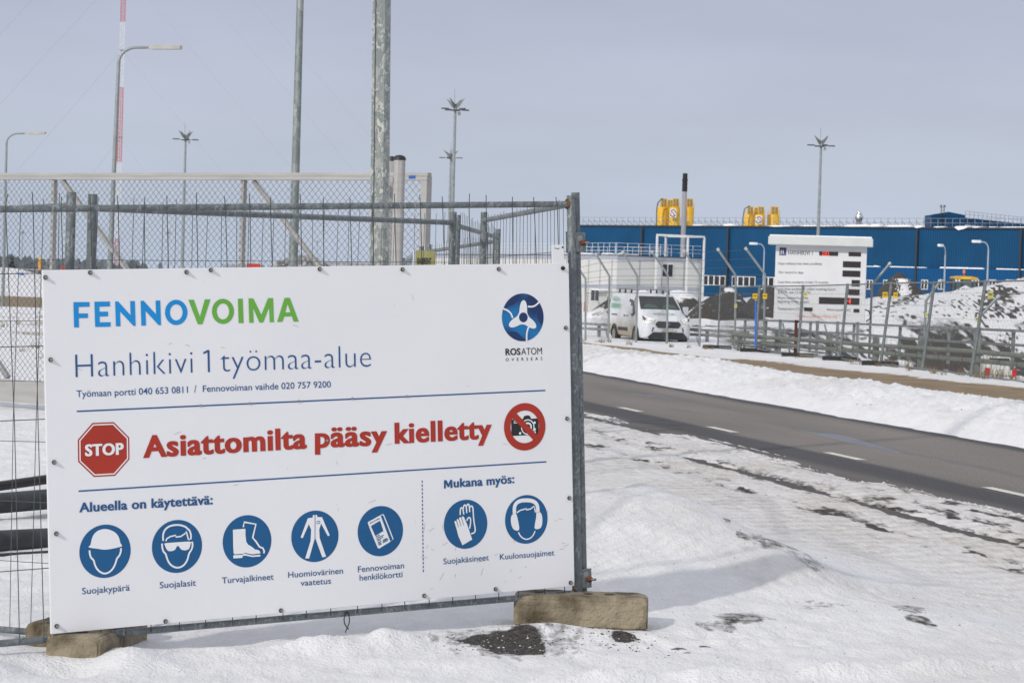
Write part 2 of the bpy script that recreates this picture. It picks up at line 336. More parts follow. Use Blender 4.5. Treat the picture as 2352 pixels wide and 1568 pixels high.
def masks(X, Y):
    n, t = nt_of(X, Y); nz_ = fbm(X * 1.4, Y * .9, 61); nf = fbm(X * 6, Y * 4, 63, 3)
    far = sst(50, 62, Y)
    wob = n + .5 * (fbm(t * .35, n * .4, 65) - .5) + .3 * (nf - .5)
    c = 8.35 + .25 * np.sin(t * .15)
    sand = sst(6.75, 7.25, wob) * sst(9.75, 9.3, wob) * (1 - far) + far * sst(.56, .62, fbm(t * .06, n * 1.5, 67)) * sst(6, 7, n) * sst(12.2, 11, n)
    sand = np.maximum(sand, sst(94, 99, Y) * sst(132, 124, Y) * sst(-5, -8, X))
    sand = np.maximum(sand, .85 * sst(.52, .6, fbm(t * .22, n * 2.4, 69)) * sst(4.6, 5.2, n) * sst(6.6, 6.0, n) * (Y < 50))
    soil = sst(.44, .58, .55 * fbm(X * 1.9 + Y * .5, Y * .55, 71, 5) + .45 * fbm(X * .5 + Y * .12, Y * .12, 72, 3)) * sst(13.5, 17, n) * sst(138, 127, Y) * sst(7.8, 9.6, X)
    J1, J2 = RNG.normal(0, 1, X.shape), RNG.normal(0, 1, X.shape)
    for poly_ in SOIL_POLYS: soil = np.maximum(soil, inside(poly_, X + .30 * J1 + 1.0 * (fbm(X * 1.2, Y * .4, 75, 5) - .5), Y + 1.6 * J2 + 6 * (fbm(X * 1.2, Y * .4, 77, 5) - .5)) * (.62 + .38 * (fbm(X * 2.5, Y * .8, 79, 4) > .40)))
    hill = sst(17, 21, X) * sst(118, 126, Y) * sst(200, 170, Y); soil = np.maximum(soil, hill * sst(.67, .80, fbm(X * 2.2 + Y * .5, Y * .8, 99, 5) + .06 * J1))
    # bare spots in the foreground
    def spot(x, y, a, b, s, k=1.0, f=(9, 5)):
        d = 1 - np.sqrt(((X - x) / a) ** 2 + ((Y - y) / b) ** 2); return k * sst(-.25, .35, d + 1.3 * (fbm(X * f[0], Y * f[1], s, 5) - .5))
    soil = np.maximum(soil, spot(.03, 9.98, .21, .27, 81)); soil = np.maximum(soil, spot(.08, 10.0, .36, .40, 82, .46, (14, 6))); soil = np.maximum(soil, spot(.54, 10.18, .06, .10, 83))
    for x, y, a, b, k in ((.78, 10.02, .03, .03, .9), (.80, 9.85, .03, .04, .9), (.9, 10.05, .04, .02, .9)): soil = np.maximum(soil, spot(x, y, a, b, 85, k))
    for q_, a, b, k in ((gnd(1668, 1203, .4), .035, .16, .62), (gnd(1708, 1255, .32), .05, .16, .5), (gnd(1765, 1298, .22), .12, .30, .52), (gnd(1830, 1335, .16), .16, .38, .45), (gnd(1715, 1420, .2), .14, .22, .54), (gnd(1640, 1440, .2), .10, .14, .42), (gnd(2105, 1436, .17), .07, .22, .54), (gnd(2090, 1405, .17), .10, .22, .42), (gnd(1865, 1392, .2), .16, .2, .40), (gnd(1215, 1445, .2), .14, .12, .42), (gnd(1480, 1450, .2), .06, .08, .4)):
        x, y = q_.x, q_.y
        soil = np.maximum(soil, spot(x, y, a, b, 87, k, (15, 5)))
    lane_ = sst(-3.5, -2.9, n) * sst(-.6, -.9, n); fl = fbm(t * 2.6, n * 9, 101, 5)
    soil = np.maximum(soil, lane_ * (.60 * np.exp(-((n + 1.92) / .24) ** 2) + .78 * np.exp(-((n + 2.55 + .12 * (fbm(t * 2, n * 3, 46, 3) - .5)) / .16) ** 2) * np.maximum(sst(.48, .62, fbm(t * 1.7 + 9, n * 2.6, 43, 4)), sst(-5, -9, t) * sst(.42, .56, fbm(t * 2.4, n * 2.5, 48, 3))) + .42 * np.exp(-((n + 1.05) / .22) ** 2) + .12 + .50 * sst(-1.9, -1.6, n) * sst(-1.0, -1.2, n) * sst(-7, -10, t)) * sst(.38, .64, fl))
    dirty = sst(-4.6, -2.9, n) * sst(-.6, -1.0, n) * (.66 + .34 * sst(.35, .6, nz_)) * (.75 + .25 * np.sin(t * 24 + 4 * fl))
    dirty = np.maximum(dirty, .5 * sst(2.7, 4.5, n) * sst(7.2, 5.2, n) * sst(.45, .7, nz_))
    dirty = np.maximum(dirty, .35 * sst(6, 7, n) * sst(11, 9.5, n)); dirty = np.maximum(dirty, (.12 + .30 * sst(.45, .7, nz_)) * (n < -3) * sst(-7.5, -4.5, n) * sst(30, 20, Y))
    grass = sst(.62, .68, fbm(X * .9, Y * .35, 95)) * (Y > 40) * (X < -2) * (Y < 92)
    return sand, soil, dirty, grass

def build_ground():
    r = np.concatenate([np.linspace(.6, 7.6, 12)[:-1], np.geomspace(7.6, 75, 640)[:-1], np.geomspace(75, 230, 300)[:-1], np.geomspace(230, 4500, 60)])
    dense = np.linspace(-15.5, 15.5, 520); side = np.concatenate([np.linspace(15.5, 30, 24)[1:], np.linspace(30, 180, 40)[1:]])
    th = np.radians(np.concatenate([-side[::-1], dense, side[:-1]]))
    RR, TT = np.meshgrid(r, th, indexing='ij'); X = RR * np.sin(TT); Y = RR * np.cos(TT)
    Z = terrain(X, Y); sa, so, di, gr = masks(X, Y)
    nr, na = X.shape; co = np.stack([X, Y, Z], -1).reshape(-1, 3)
    i, j = np.meshgrid(np.arange(nr - 1), np.arange(na), indexing='ij'); j2 = (j + 1) % na
    q = np.stack([i * na + j, (i + 1) * na + j, (i + 1) * na + j2, i * na + j2], -1).reshape(-1, 4)[:, ::-1]
    cc = len(co); co = np.vstack([co, [[0, 0, float(terrain(np.array([0.]), np.array([0.]))[0])]]])
    k = np.arange(na); tri = np.stack([np.full(na, cc), k, (k + 1) % na], -1)[:, ::-1]
    me = bpy.data.meshes.new('ground'); me.vertices.add(len(co)); me.vertices.foreach_set('co', co.ravel().astype(np.float32))
    me.loops.add(q.size + tri.size); me.loops.foreach_set('vertex_index', np.concatenate([q.ravel(), tri.ravel()]).astype(np.int32))
    me.polygons.add(len(q) + len(tri)); me.polygons.foreach_set('loop_start', np.concatenate([np.arange(len(q)) * 4, q.size + np.arange(len(tri)) * 3]).astype(np.int32))
    me.polygons.foreach_set('use_smooth', np.ones(len(q) + len(tri), bool)); me.update(); me.validate()
    at = me.color_attributes.new('cover', 'FLOAT_COLOR', 'POINT')
    cl = np.zeros((len(co), 4), np.float32); cl[:-1] = np.stack([sa, so, di, gr], -1).reshape(-1, 4); at.data.foreach_set('color', cl.ravel())
    m = bpy.data.materials.new('snow_ground'); m.use_nodes = True; t = m.node_tree; L = t.links.new; P = t.nodes['Principled BSDF']
    P.inputs['Specular IOR Level'].default_value = .25
    N = t.nodes.new
    c = N('ShaderNodeTexCoord'); a = N('ShaderNodeVertexColor'); a.layer_name = 'cover'; s = N('ShaderNodeSeparateColor'); L(a.outputs[0], s.inputs[0])
    def noise(sc, de=5, st=(1, 1, 1)):
        g = N('ShaderNodeMapping'); g.inputs['Scale'].default_value = st; L(c.outputs['Object'], g.inputs[0])
        k = N('ShaderNodeTexNoise'); k.inputs['Scale'].default_value = sc; k.inputs['Detail'].default_value = de; L(g.outputs[0], k.inputs[0]); return k.outputs[0]
    def streak(sc, de, st=(2.2, .32, 1)):
        g = N('ShaderNodeMapping'); g.vector_type = 'TEXTURE'; g.inputs['Rotation'].default_value = (0, 0, R_(13.7)); L(c.outputs['Object'], g.inputs[0]); h = N('ShaderNodeMapping'); h.inputs['Scale'].default_value = st; L(g.outputs[0], h.inputs[0])
        k = N('ShaderNodeTexNoise'); k.inputs['Scale'].default_value = sc; k.inputs['Detail'].default_value = de; L(h.outputs[0], k.inputs[0]); return k.outputs[0]
    def ramp(x, p0, c0, p1, c1):
        k = N('ShaderNodeValToRGB'); k.color_ramp.elements[0].position = p0; k.color_ramp.elements[1].position = p1
        k.color_ramp.elements[0].color = (*c0, 1); k.color_ramp.elements[1].color = (*c1, 1); L(x, k.inputs[0]); return k.outputs[0]
    def mix(f, x, y):
        k = N('ShaderNodeMixRGB'); (L(f, k.inputs[0]) if not isinstance(f, float) else setattr(k.inputs[0], 'default_value', f)); L(x, k.inputs[1]); L(y, k.inputs[2]); return k.outputs[0]
    def math_(op, x, y=None):
        k = N('ShaderNodeMath'); k.operation = op; k.use_clamp = False
        for q_, w_ in ((0, x), (1, y)):
            if w_ is None: continue
            if isinstance(w_, float): k.inputs[q_].default_value = w_
            else: L(w_, k.inputs[q_])
        return k.outputs[0]
    n1 = noise(1.3); n2 = noise(14.); n3 = noise(60., 4); ns = noise(9., 6, (1, .45, 1))
    snow = mix(.5, ramp(n1, .3, (.74, .742, .752), .7, (.82, .82, .823)), ramp(ns, .3, (.70, .70, .706), .65, (.85, .85, .848)))
    dirt = mix(.5, ramp(streak(5., 6), .34, (.33, .275, .205), .70, (.72, .70, .665)), ramp(streak(26., 4), .34, (.38, .33, .265), .66, (.72, .70, .67)))
    def edge(ch, w, nn, k):
        x = math_('ADD', ch, math_('MULTIPLY', math_('SUBTRACT', nn, .5), k))
        r = N('ShaderNodeMapRange'); r.inputs[1].default_value = .5 - w; r.inputs[2].default_value = .5 + w; L(x, r.inputs[0]); return r.outputs[0]
    col = mix(math_('MULTIPLY', s.outputs[2], ramp(n2, .25, (.68,) * 3, .7, (1.,) * 3)), snow, dirt)
    fs = edge(s.outputs[0], .22, n2, .9)
    sand = ramp(noise(3., 6, (.5, .5, 1)), .3, (.20, .145, .085), .7, (.30, .225, .14))
    col = mix(fs, col, sand)
    fo = edge(s.outputs[1], .2, math_('ADD', math_('MULTIPLY', noise(24., 6, (1, .6, 1)), .55), math_('MULTIPLY', noise(2.6, 6, (1, .5, 1)), .45)), 1.7)
    soil = ramp(n3, .35, (.022, .021, .02), .72, (.11, .10, .088))
    col = mix(fo, col, soil)
    fg = edge(a.outputs[1], .2, noise(18., 5, (1, .3, 1)), 1.2)
    col = mix(math_('MULTIPLY', fg, .6), col, ramp(n2, .3, (.25, .2, .11), .7, (.42, .36, .22)))
    L(col, P.inputs['Base Color']); P.inputs['Roughness'].default_value = .75
    bp = N('ShaderNodeBump'); bp.inputs['Strength'].default_value = .85; bp.inputs['Distance'].default_value = .035; L(math_('ADD', math_('MULTIPLY', ns, .6), math_('ADD', math_('MULTIPLY', n3, .34), math_('ADD', math_('MULTIPLY', noise(26., 5, (1, .5, 1)), .4), math_('MULTIPLY', noise(150., 3), .16)))), bp.inputs['Height'])
    L(bp.outputs[0], P.inputs['Normal'])
    me.materials.append(m)
    o = bpy.data.objects.new('ground', me); SC.collection.objects.link(o); tag(o, 'snow covered ground with bare gravel spots and wheel ruts', kind='structure')
build_ground()
def tz(x, y): return float(terrain(np.array([float(x)]), np.array([float(y)]))[0])

def build_road():
    L0, L1 = -26., 75.
    me = bpy.data.meshes.new('road'); ys = np.linspace(L0, L1, 60); xs = [-3.6, 3.3]
    me.from_pydata([(x, y, 0.0) for y in ys for x in xs], [], [(2 * i, 2 * i + 1, 2 * i + 3, 2 * i + 2) for i in range(len(ys) - 1)]); me.update()
    m = bpy.data.materials.new('asphalt'); m.use_nodes = True; t = m.node_tree; L = t.links.new; P = t.nodes['Principled BSDF']; N = t.nodes.new
    c = N('ShaderNodeTexCoord'); s = N('ShaderNodeSeparateXYZ'); L(c.outputs['Object'], s.inputs[0])
    def noise(sc, de, st):
        g = N('ShaderNodeMapping'); g.inputs['Scale'].default_value = st; L(c.outputs['Object'], g.inputs[0]); k = N('ShaderNodeTexNoise'); k.inputs['Scale'].default_value = sc; k.inputs['Detail'].default_value = de; L(g.outputs[0], k.inputs[0]); return k.outputs[0]
    def ramp(x, els):
        k = N('ShaderNodeValToRGB'); k.color_ramp.elements[0].position = els[0][0]; k.color_ramp.elements[0].color = (*els[0][1], 1); k.color_ramp.elements[1].position = els[-1][0]; k.color_ramp.elements[1].color = (*els[-1][1], 1)
        for p_, q_ in els[1:-1]: z = k.color_ramp.elements.new(p_); z.color = (*q_, 1)
        L(x, k.inputs[0]); return k.outputs[0]
    def mixm(f, x, y, bt='MIX'):
        k = N('ShaderNodeMixRGB'); k.blend_type = bt
        if isinstance(f, float): k.inputs[0].default_value = f
        else: L(f, k.inputs[0])
        L(x, k.inputs[1]); L(y, k.inputs[2]); return k.outputs[0]
    wob = N('ShaderNodeMath'); wob.operation = 'MULTIPLY_ADD'; L(noise(.9, 4, (1, .25, 1)), wob.inputs[0]); wob.inputs[1].default_value = .3; L(s.outputs[0], wob.inputs[2])
    mr_ = N('ShaderNodeMapRange'); mr_.inputs[1].default_value = -3.45; mr_.inputs[2].default_value = 3.45; L(wob.outputs[0], mr_.inputs[0])
    f = lambda n_: (n_ + .15 + 3.45) / 6.9
    D = (.075, .074, .076); G = (.215, .192, .172); G2 = (.185, .168, .152); M_ = (.12, .112, .108)
    base = ramp(mr_.outputs[0], [(0, D), (f(-1.3), (.10, .092, .085)), (f(-.85), (.14, .125, .115)), (f(-.6), D), (f(-.16), D), (f(-.02), G2), (f(.9), G), (f(1.7), G2), (f(2.3), G), (f(2.52), G2), (f(2.66), D), (1, D)])
    gr = ramp(noise(45., 4, (1, 1, 1)), [(.3, (.58,) * 3), (.7, (1.36,) * 3)])
    base = mixm(1.0, base, gr, 'MULTIPLY')
    st = ramp(noise(.8, 5, (1, .22, 1)), [(.3, (.85,) * 3), (.7, (1.12,) * 3)]); base = mixm(1.0, base, st, 'MULTIPLY')
    wet = ramp(noise(.55, 5, (2.4, .35, 1)), [(.575, (0,) * 3), (.65, (1,) * 3)])
    wet2 = N('ShaderNodeMath'); wet2.operation = 'MULTIPLY'; L(wet, wet2.inputs[0]); L(ramp(mr_.outputs[0], [(f(.5), (0,) * 3), (f(.8), (1,) * 3), (f(1.6), (1,) * 3), (f(1.9), (0,) * 3)]), wet2.inputs[1])
    dk = N('ShaderNodeRGB'); dk.outputs[0].default_value = (.06, .062, .068, 1)
    base = mixm(wet2.outputs[0], base, dk.outputs[0]); L(base, P.inputs['Base Color'])
    rr = N('ShaderNodeMapRange'); rr.inputs[3].default_value = .85; rr.inputs[4].default_value = .28; L(wet2.outputs[0], rr.inputs[0]); L(rr.outputs[0], P.inputs['Roughness'])
    P.inputs['Specular IOR Level'].default_value = .3
    bp = N('ShaderNodeBump'); bp.inputs['Strength'].default_value = .35; bp.inputs['Distance'].default_value = .01; L(noise(90., 3, (1, 1, 1)), bp.inputs['Height']); L(bp.outputs[0], P.inputs['Normal'])
    me.materials.append(m); o = bpy.data.objects.new('road', me); SC.collection.objects.link(o)
    o.location = (C0[0], C0[1], 0); o.rotation_euler = (0, 0, math.atan2(N_[1], N_[0])); tag(o, 'two lane asphalt road, near lane under packed snow', kind='structure')
    mk = mat('worn_line_paint', (.55, .53, .47), .7, 0, col2=(.72, .70, .62), scale=9)
    b = MB()
    for t0 in (-17.1, -12.95, -8.05, -4.05, .0, 4.0, 8.0):
        b.quad((-.06, t0 - .5, .006), (.06, t0 - .5, .006), (.06, t0 + .5, .006), (-.06, t0 + .5, .006))
    k = b.build('lane_dashes', mk, o, local=True)
build_road()

# ------------------------------------------------------------------ the big site sign
SIGN = Frame((-1.86441, 9.30538, .28442), (.87579, .480926, .041248), (-.048748, .003107, .998806), (.480224, -.876755, .026165))
def S(x, y): return SIGN.uv(x, y)
zA, zB, zC, zD = zc(200, 1040, 2.352), zc(1100, 1040, 2.1382), zc(200, 1500, 1.8236), zc(1200, 1700, 2.24)
def Q(z, pts): return [S(*z(*p)) for p in pts]
INK = mat('navy_print', (.012, .085, .235), .4, 0, .06, 4)
BLUEI = mat('blue_print', (.001, .088, .235), .45, 0, .08, 5)
CYANI = mat('bright_blue_print', (.0, .25, .62), .38, 0, .05, 5)
GREENI = mat('green_print', (.13, .40, .045), .38, 0, .06, 5)
REDI = mat('red_print', (.38, .026, .010), .38, 0, .08, 5)
BLKI = mat('black_print', (.015, .015, .016), .4, 0, .1, 5)
WHT = mat('white_print', (.78, .79, .80), .38, 0, .02, 5)
def sign_white():
    m = bpy.data.materials.new('white_laminate'); m.use_nodes = True; t = m.node_tree; L = t.links.new; P = t.nodes['Principled BSDF']; N = t.nodes.new
    c = N('ShaderNodeTexCoord')
    def noise(sc, st):
        g = N('ShaderNodeMapping'); g.inputs['Scale'].default_value = st; L(c.outputs['Object'], g.inputs[0]); k = N('ShaderNodeTexNoise'); k.inputs['Scale'].default_value = sc; k.inputs['Detail'].default_value = 5; L(g.outputs[0], k.inputs[0]); return k.outputs[0]
    r = N('ShaderNodeValToRGB'); L(noise(1.2, (1, 1, 1)), r.inputs[0]); r.color_ramp.elements[0].position = .3; r.color_ramp.elements[1].position = .7
    r.color_ramp.elements[0].color = (.755, .76, .775, 1); r.color_ramp.elements[1].color = (.79, .79, .805, 1)
    k = N('ShaderNodeValToRGB'); L(noise(60., (1, 1, .25)), k.inputs[0]); k.color_ramp.elements[0].position = .72; k.color_ramp.elements[1].position = .80; k.color_ramp.elements[0].color = (1, 1, 1, 1); k.color_ramp.elements[1].color = (.72, .70, .66, 1)
    x = N('ShaderNodeMixRGB'); x.blend_type = 'MULTIPLY'; x.inputs[0].default_value = .6; L(r.outputs[0], x.inputs[1]); L(k.outputs[0], x.inputs[2]); L(x.outputs[0], P.inputs['Base Color'])
    P.inputs['Roughness'].default_value = .34; P.inputs['Specular IOR Level'].default_value = .35
    b = N('ShaderNodeBump'); b.inputs['Strength'].default_value = .12; b.inputs['Distance'].default_value = .02; L(noise(2.2, (1, 1, .6)), b.inputs['Height']); L(b.outputs[0], P.inputs['Normal'])
    return m
def site_sign():
    T = thing('site_sign', 'large white printed construction site notice board bolted to the nearest fence panel', 'sign', SIGN.pt(1.25, 0))
    b = MB(); b.prism([(0, 0), (2.5, 0), (2.5, 1.5), (0, 1.5)], SIGN, -.016, 0); b.build('board', sign_white(), T, bevel=.0015)
    def line(body, z0, a, z1, c, capz, m, off=0., sp=1., k=.0015, cap=None, bold=0.):
        pa, pb = S(*z0(*a)), S(*z1(*c))
        if cap is None: cap = abs(S(*z0(*capz))[1] - pa[1])
        mb = MB(); letters(mb, body, SIGN, pa, pb, cap, k, off, sp, None, bold); return mb.build('lettering', m, T)
    def glyphs(m, polys, rings):
        mb = MB()
        for p in polys: poly(mb, Q(zA, p), SIGN, .0015)
        for cx_, cy_, rx, ry, ix, iy in rings:
            n_ = 40; o1 = Q(zA, [(cx_ + rx * math.cos(2 * math.pi * k / n_), cy_ - ry * math.sin(2 * math.pi * k / n_)) for k in range(n_)]); i1 = Q(zA, [(cx_ + ix * math.cos(2 * math.pi * k / n_), cy_ - iy * math.sin(2 * math.pi * k / n_)) for k in range(n_)])
            mb.add([SIGN.pt(*p, .0015) for p in o1 + i1], [(k, (k + 1) % n_, n_ + (k + 1) % n_, n_ + k) for k in range(n_)])
        mb.build('lettering', m, T)
    glyphs(CYANI, [[(176, 218), (318, 217), (318, 258), (222, 260), (222, 318), (304, 317), (304, 357), (223, 359), (226, 440), (182, 441)], [(361, 214), (498, 212), (499, 255), (405, 258), (406, 302), (482, 301), (482, 342), (407, 345), (409, 396), (505, 394), (504, 434), (368, 436)],
        [(544, 212), (571, 211), (680, 333), (677, 209), (718, 208), (725, 427), (705, 427), (587, 300), (592, 430), (551, 431)], [(769, 207), (796, 206), (905, 325), (901, 204), (942, 203), (949, 420), (926, 420), (811, 294), (817, 424), (775, 425)]], [(1083, 308, 99, 111, 56, 71)])
    glyphs(GREENI, [[(1190, 197), (1238, 196), (1292, 348), (1335, 194), (1384, 193), (1315, 411), (1273, 412)], [(1627, 188), (1669, 187), (1677, 401), (1633, 402)], [(1720, 185), (1763, 185), (1833, 330), (1893, 183), (1937, 182), (1945, 394), (1908, 395), (1902, 263), (1850, 397), (1817, 398), (1760, 267), (1766, 399), (1727, 400)],
        [(2038, 181), (2062, 180), (2064, 232), (2035, 344), (2019, 391), (1973, 392)], [(2062, 180), (2085, 180), (2163, 388), (2117, 389), (2103, 342), (2064, 232)], [(2047, 309), (2090, 308), (2102, 342), (2036, 344)]], [(1495, 299, 97, 110, 55, 71)])
    hk = MB(); hc = .093
    letters(hk, 'Hanhikivi', SIGN, S(*zA(196, 878)), S(*zA(1229, 838)), hc, .0015, -.017, 1.04); hk.build('lettering', INK, T); hk = MB()
    letters(hk, 'työmaa-alue', SIGN, S(*zA(1475, 828)), S(*zB(622, 712)), hc, .0015, -.017, 1.02); hk.build('lettering', INK, T); hk = MB()
    stroke(hk, Q(zA, [(1322, 668), (1370, 643), (1368, 643), (1371, 834)])[:2], .008, SIGN, .0015); stroke(hk, Q(zA, [(1367, 641), (1371, 834)]), .009, SIGN, .0016)
    hk.build('lettering', INK, T)
    ph = MB(); letters(ph, 'Työmaan portti 040 653 0811', SIGN, S(*zA(204, 1055)), S(*zA(1186, 1016)), .0275, .0015, .004); ph.build('lettering', INK, T); ph = MB()
    letters(ph, '/', SIGN, S(*zA(1242, 1014)), S(*zA(1262, 1013)), .031, .0015); ph.build('lettering', INK, T); ph = MB(); letters(ph, 'Fennovoiman vaihde 020 757 9200', SIGN, S(*zA(1318, 1009)), S(*zB(300, 880)), .0275, .0015, .004); ph.build('lettering', INK, T)
    ln = MB(); stroke(ln, [S(*zA(206, 1180)), S(*zB(2020, 905))], .006, SIGN, .0012); ln.build('divider_line', INK, T)
    ln = MB(); stroke(ln, [S(*zC(172, 621)), S(*zD(1901, 68))], .006, SIGN, .0012); ln.build('divider_line', INK, T)
    ln = MB(); p0, p1 = S(*zD(857, 225)), S(*zD(867, 1005))
    for i in range(24):
        f = lambda k: (p0[0] + (p1[0] - p0[0]) * k, p0[1] + (p1[1] - p0[1]) * k); stroke(ln, [f(i / 24), f((i + .6) / 24)], .005, SIGN, .0012)
    ln.build('divider_line', INK, T, )
    # red warning line
    st = MB(); oc = Q(zC, [(267, 155), (413, 149), (518, 254), (520, 403), (421, 516), (277, 524), (169, 421), (167, 270)]); poly(st, oc, SIGN, .001); so = st.build('stop_symbol', REDI, T)
    cu = sum(p[0] for p in oc) / 8; cv = sum(p[1] for p in oc) / 8
    s2 = MB(); stroke(s2, [(cu + (p[0] - cu) * .925, cv + (p[1] - cv) * .925) for p in oc], .0055, SIGN, .002, True)
    letters(s2, 'STOP', SIGN, S(*zC(216, 383)), S(*zC(481, 370)), .049, .002, .022, 1.06, None, .035); s2.build('lettering', WHT, so)
    rl = MB(); letters(rl, 'Asiattomilta', SIGN, S(*zC(613, 395)), S(*zC(1733, 330)), .094, .0015, .020, 1.08, None, .035); rl.build('lettering', REDI, T); rl = MB()
    letters(rl, 'pääsy', SIGN, S(*zC(1788, 326)), S(*zB(752, 1312 + 32)), .094, .0015, .020, 1.08, None, .035); rl.build('lettering', REDI, T); rl = MB(); letters(rl, 'kielletty', SIGN, S(*zB(812, 1333)), S(*zB(1592, 1290)), .094, .0015, .020, 1.08, None, .035); rl.build('lettering', REDI, T)
    # no photography
    nc = MB(); cu, cv = S(*zB(1855, 1196)); r = abs(S(*zB(2023, 1196))[0] - S(*zB(1687, 1196))[0]) / 2
    ring = [(cu + (r - .018) * math.cos(2 * math.pi * k / 64), cv + (r - .018) * math.sin(2 * math.pi * k / 64)) for k in range(64)]; stroke(nc, ring, .034, SIGN, .0015, True)
    stroke(nc, Q(zB, [(1757, 1092), (1957, 1302)]), .030, SIGN, .0025); no = nc.build('camera_ban_symbol', REDI, T)
    cb = MB(); poly(cb, Q(zB, [(1747, 1150), (1757, 1138), (1840, 1134), (1848, 1113), (1865, 1105), (1888, 1105), (1900, 1115), (1905, 1132), (1953, 1129), (1965, 1140), (1966, 1258), (1748, 1270)]), SIGN, .001); cb.build('camera_outline', BLKI, no)
    cw = MB(); lu, lv = S(*zB(1878, 1198)); kk = [(lu + .033 * math.cos(2 * math.pi * k / 40), lv + .033 * math.sin(2 * math.pi * k / 40)) for k in range(40)]; stroke(cw, kk, .005, SIGN, .0018, True)
    kk = [(lu + .018 * math.cos(2 * math.pi * k / 40), lv + .018 * math.sin(2 * math.pi * k / 40)) for k in range(40)]; stroke(cw, kk, .008, SIGN, .0018, True)
    for x, y in ((1933, 1163), (1934, 1216), (1934, 1241), (1817, 1248)): disc(cw, *S(*zB(x, y)), .006, SIGN, .0018, 16)
    stroke(cw, Q(zB, [(1768, 1152), (1795, 1150), (1795, 1164), (1768, 1166)]), .004, SIGN, .0018, True); cw.build('camera_detail', WHT, no)
    # headings and captions
    line('Alueella on käytettävä:', zC, (176, 766), zC, (1090, 710), None, INK, .016, 1.05, cap=.040, bold=.03)
    line('ukana', zD, (1121, 284), zD, (1366, 268), None, INK, .012, 1.05, cap=.040, bold=.035); line('myös:', zD, (1398, 266), zD, (1632, 246), None, INK, .012, 1.05, cap=.040, bold=.035)
    mb = MB(); poly(mb, Q(zD, [(1040, 292), (1040, 223), (1056, 222), (1056, 291)]), SIGN, .0015); poly(mb, Q(zD, [(1095, 288), (1094, 220), (1110, 219), (1112, 287)]), SIGN, .0015); poly(mb, Q(zD, [(1044, 223), (1060, 221), (1077, 256), (1092, 220), (1106, 219), (1083, 280), (1071, 281)]), SIGN, .0018); mb.build('lettering', INK, T)
    for body, z, a, c in (('Suojakypärä', zC, (196, 1325), (522, 1299)), ('Suojalasit', zC, (727, 1284), (974, 1266)), ('Turvajalkineet', zC, (1152, 1252), (1506, 1224)), ('Huomiovärinen', zC, (1605, 1213), (1980, 1183)), ('vaatetus', zC, (1690, 1268), (1898, 1252)), ('Fennovoiman', zD, (318, 995), (705, 960)), ('henkilökortti', zD, (332, 1066), (692, 1034)), ('Suojakäsineet', zD, (1036, 928), (1417, 893)), ('Kuulonsuojaimet', zD, (1510, 890), (1967, 852))):
        line(body, z, a, z, c, None, INK, .004, 1., cap=.0262)
    # mandatory pictograms
    def picto(z, x0, x1, y0, y1):
        cu, cv = S(*z((x0 + x1) / 2, (y0 + y1) / 2)); a, b_ = S(*z(x0, (y0 + y1) / 2)), S(*z(x1, (y0 + y1) / 2)); r = (b_[0] - a[0]) / 2
        mb = MB(); disc(mb, cu, cv, r * 1.005, SIGN, .001, 64); return mb.build('pictogram', BLUEI, T)
    def sym(parent, fn): mb = MB(); fn(mb); mb.build('symbol', WHT, parent)
    w_ = .0075
    def helmet(mb):
        poly(mb, smooth_pts(Q(zC, [(239, 1005), (243, 995), (252, 992), (256, 975), (262, 945), (275, 915), (300, 892), (330, 881), (355, 878), (385, 884), (415, 897), (440, 920), (452, 950), (458, 978), (468, 988), (469, 998), (455, 1001), (420, 1010), (380, 1018), (345, 1021), (310, 1015), (270, 1010)]), 1, True), SIGN, .002)
        stroke(mb, smooth_pts(Q(zC, [(246, 1025), (249, 1055), (258, 1078), (276, 1092), (280, 1115), (292, 1145), (312, 1168), (335, 1181), (352, 1184), (378, 1177), (400, 1158), (418, 1130), (428, 1100), (433, 1080), (452, 1060), (460, 1035), (462, 1010)])), w_, SIGN, .002)
    sym(picto(zC, 179, 529, 849, 1213), helmet)
    def goggles(mb):
        stroke(mb, smooth_pts(Q(zC, [(750, 960), (748, 925), (755, 895), (775, 870), (805, 855), (850, 850), (880, 855), (905, 865), (915, 876), (928, 885), (937, 905), (941, 930), (938, 950)])), w_, SIGN, .002)
        stroke(mb, Q(zC, [(768, 962), (775, 945), (800, 930), (838, 922), (835, 934), (870, 930), (900, 910), (908, 895), (915, 920), (922, 950), (932, 950)]), .006, SIGN, .002)
        poly(mb, smooth_pts(Q(zC, [(752, 976), (850, 969), (945, 963), (938, 978), (934, 1000), (925, 1018), (900, 1026), (872, 1020), (860, 1000), (850, 993), (840, 1002), (832, 1022), (805, 1032), (780, 1028), (766, 1005), (762, 988)]), 1, True), SIGN, .002)
        stroke(mb, smooth_pts(Q(zC, [(742, 978), (743, 1005), (752, 1035), (768, 1048), (776, 1080), (790, 1112), (815, 1135), (845, 1145), (875, 1138), (900, 1118), (918, 1085), (926, 1045), (945, 1020), (952, 990), (948, 965)])), w_, SIGN, .002)
    sym(picto(zC, 675, 1017, 818, 1178), goggles)
    def boots(mb):
        poly(mb, Q(zC, [(1227, 884), (1312, 877), (1313, 925), (1318, 965), (1330, 985), (1360, 1003), (1380, 1020), (1400, 1022), (1412, 1032), (1415, 1045), (1360, 1052), (1310, 1042), (1295, 1048), (1240, 1052), (1232, 1045), (1229, 1000)]), SIGN, .002)
        poly(mb, Q(zC, [(1230, 1058), (1290, 1055), (1305, 1047), (1360, 1060), (1414, 1054), (1414, 1066), (1360, 1070), (1312, 1060), (1293, 1062), (1292, 1076), (1230, 1080)]), SIGN, .002)
        stroke(mb, Q(zC, [(1298, 866), (1304, 832), (1384, 846), (1362, 938), (1385, 965), (1408, 1000), (1432, 1010), (1441, 1030), (1438, 1045)]), w_, SIGN, .002)
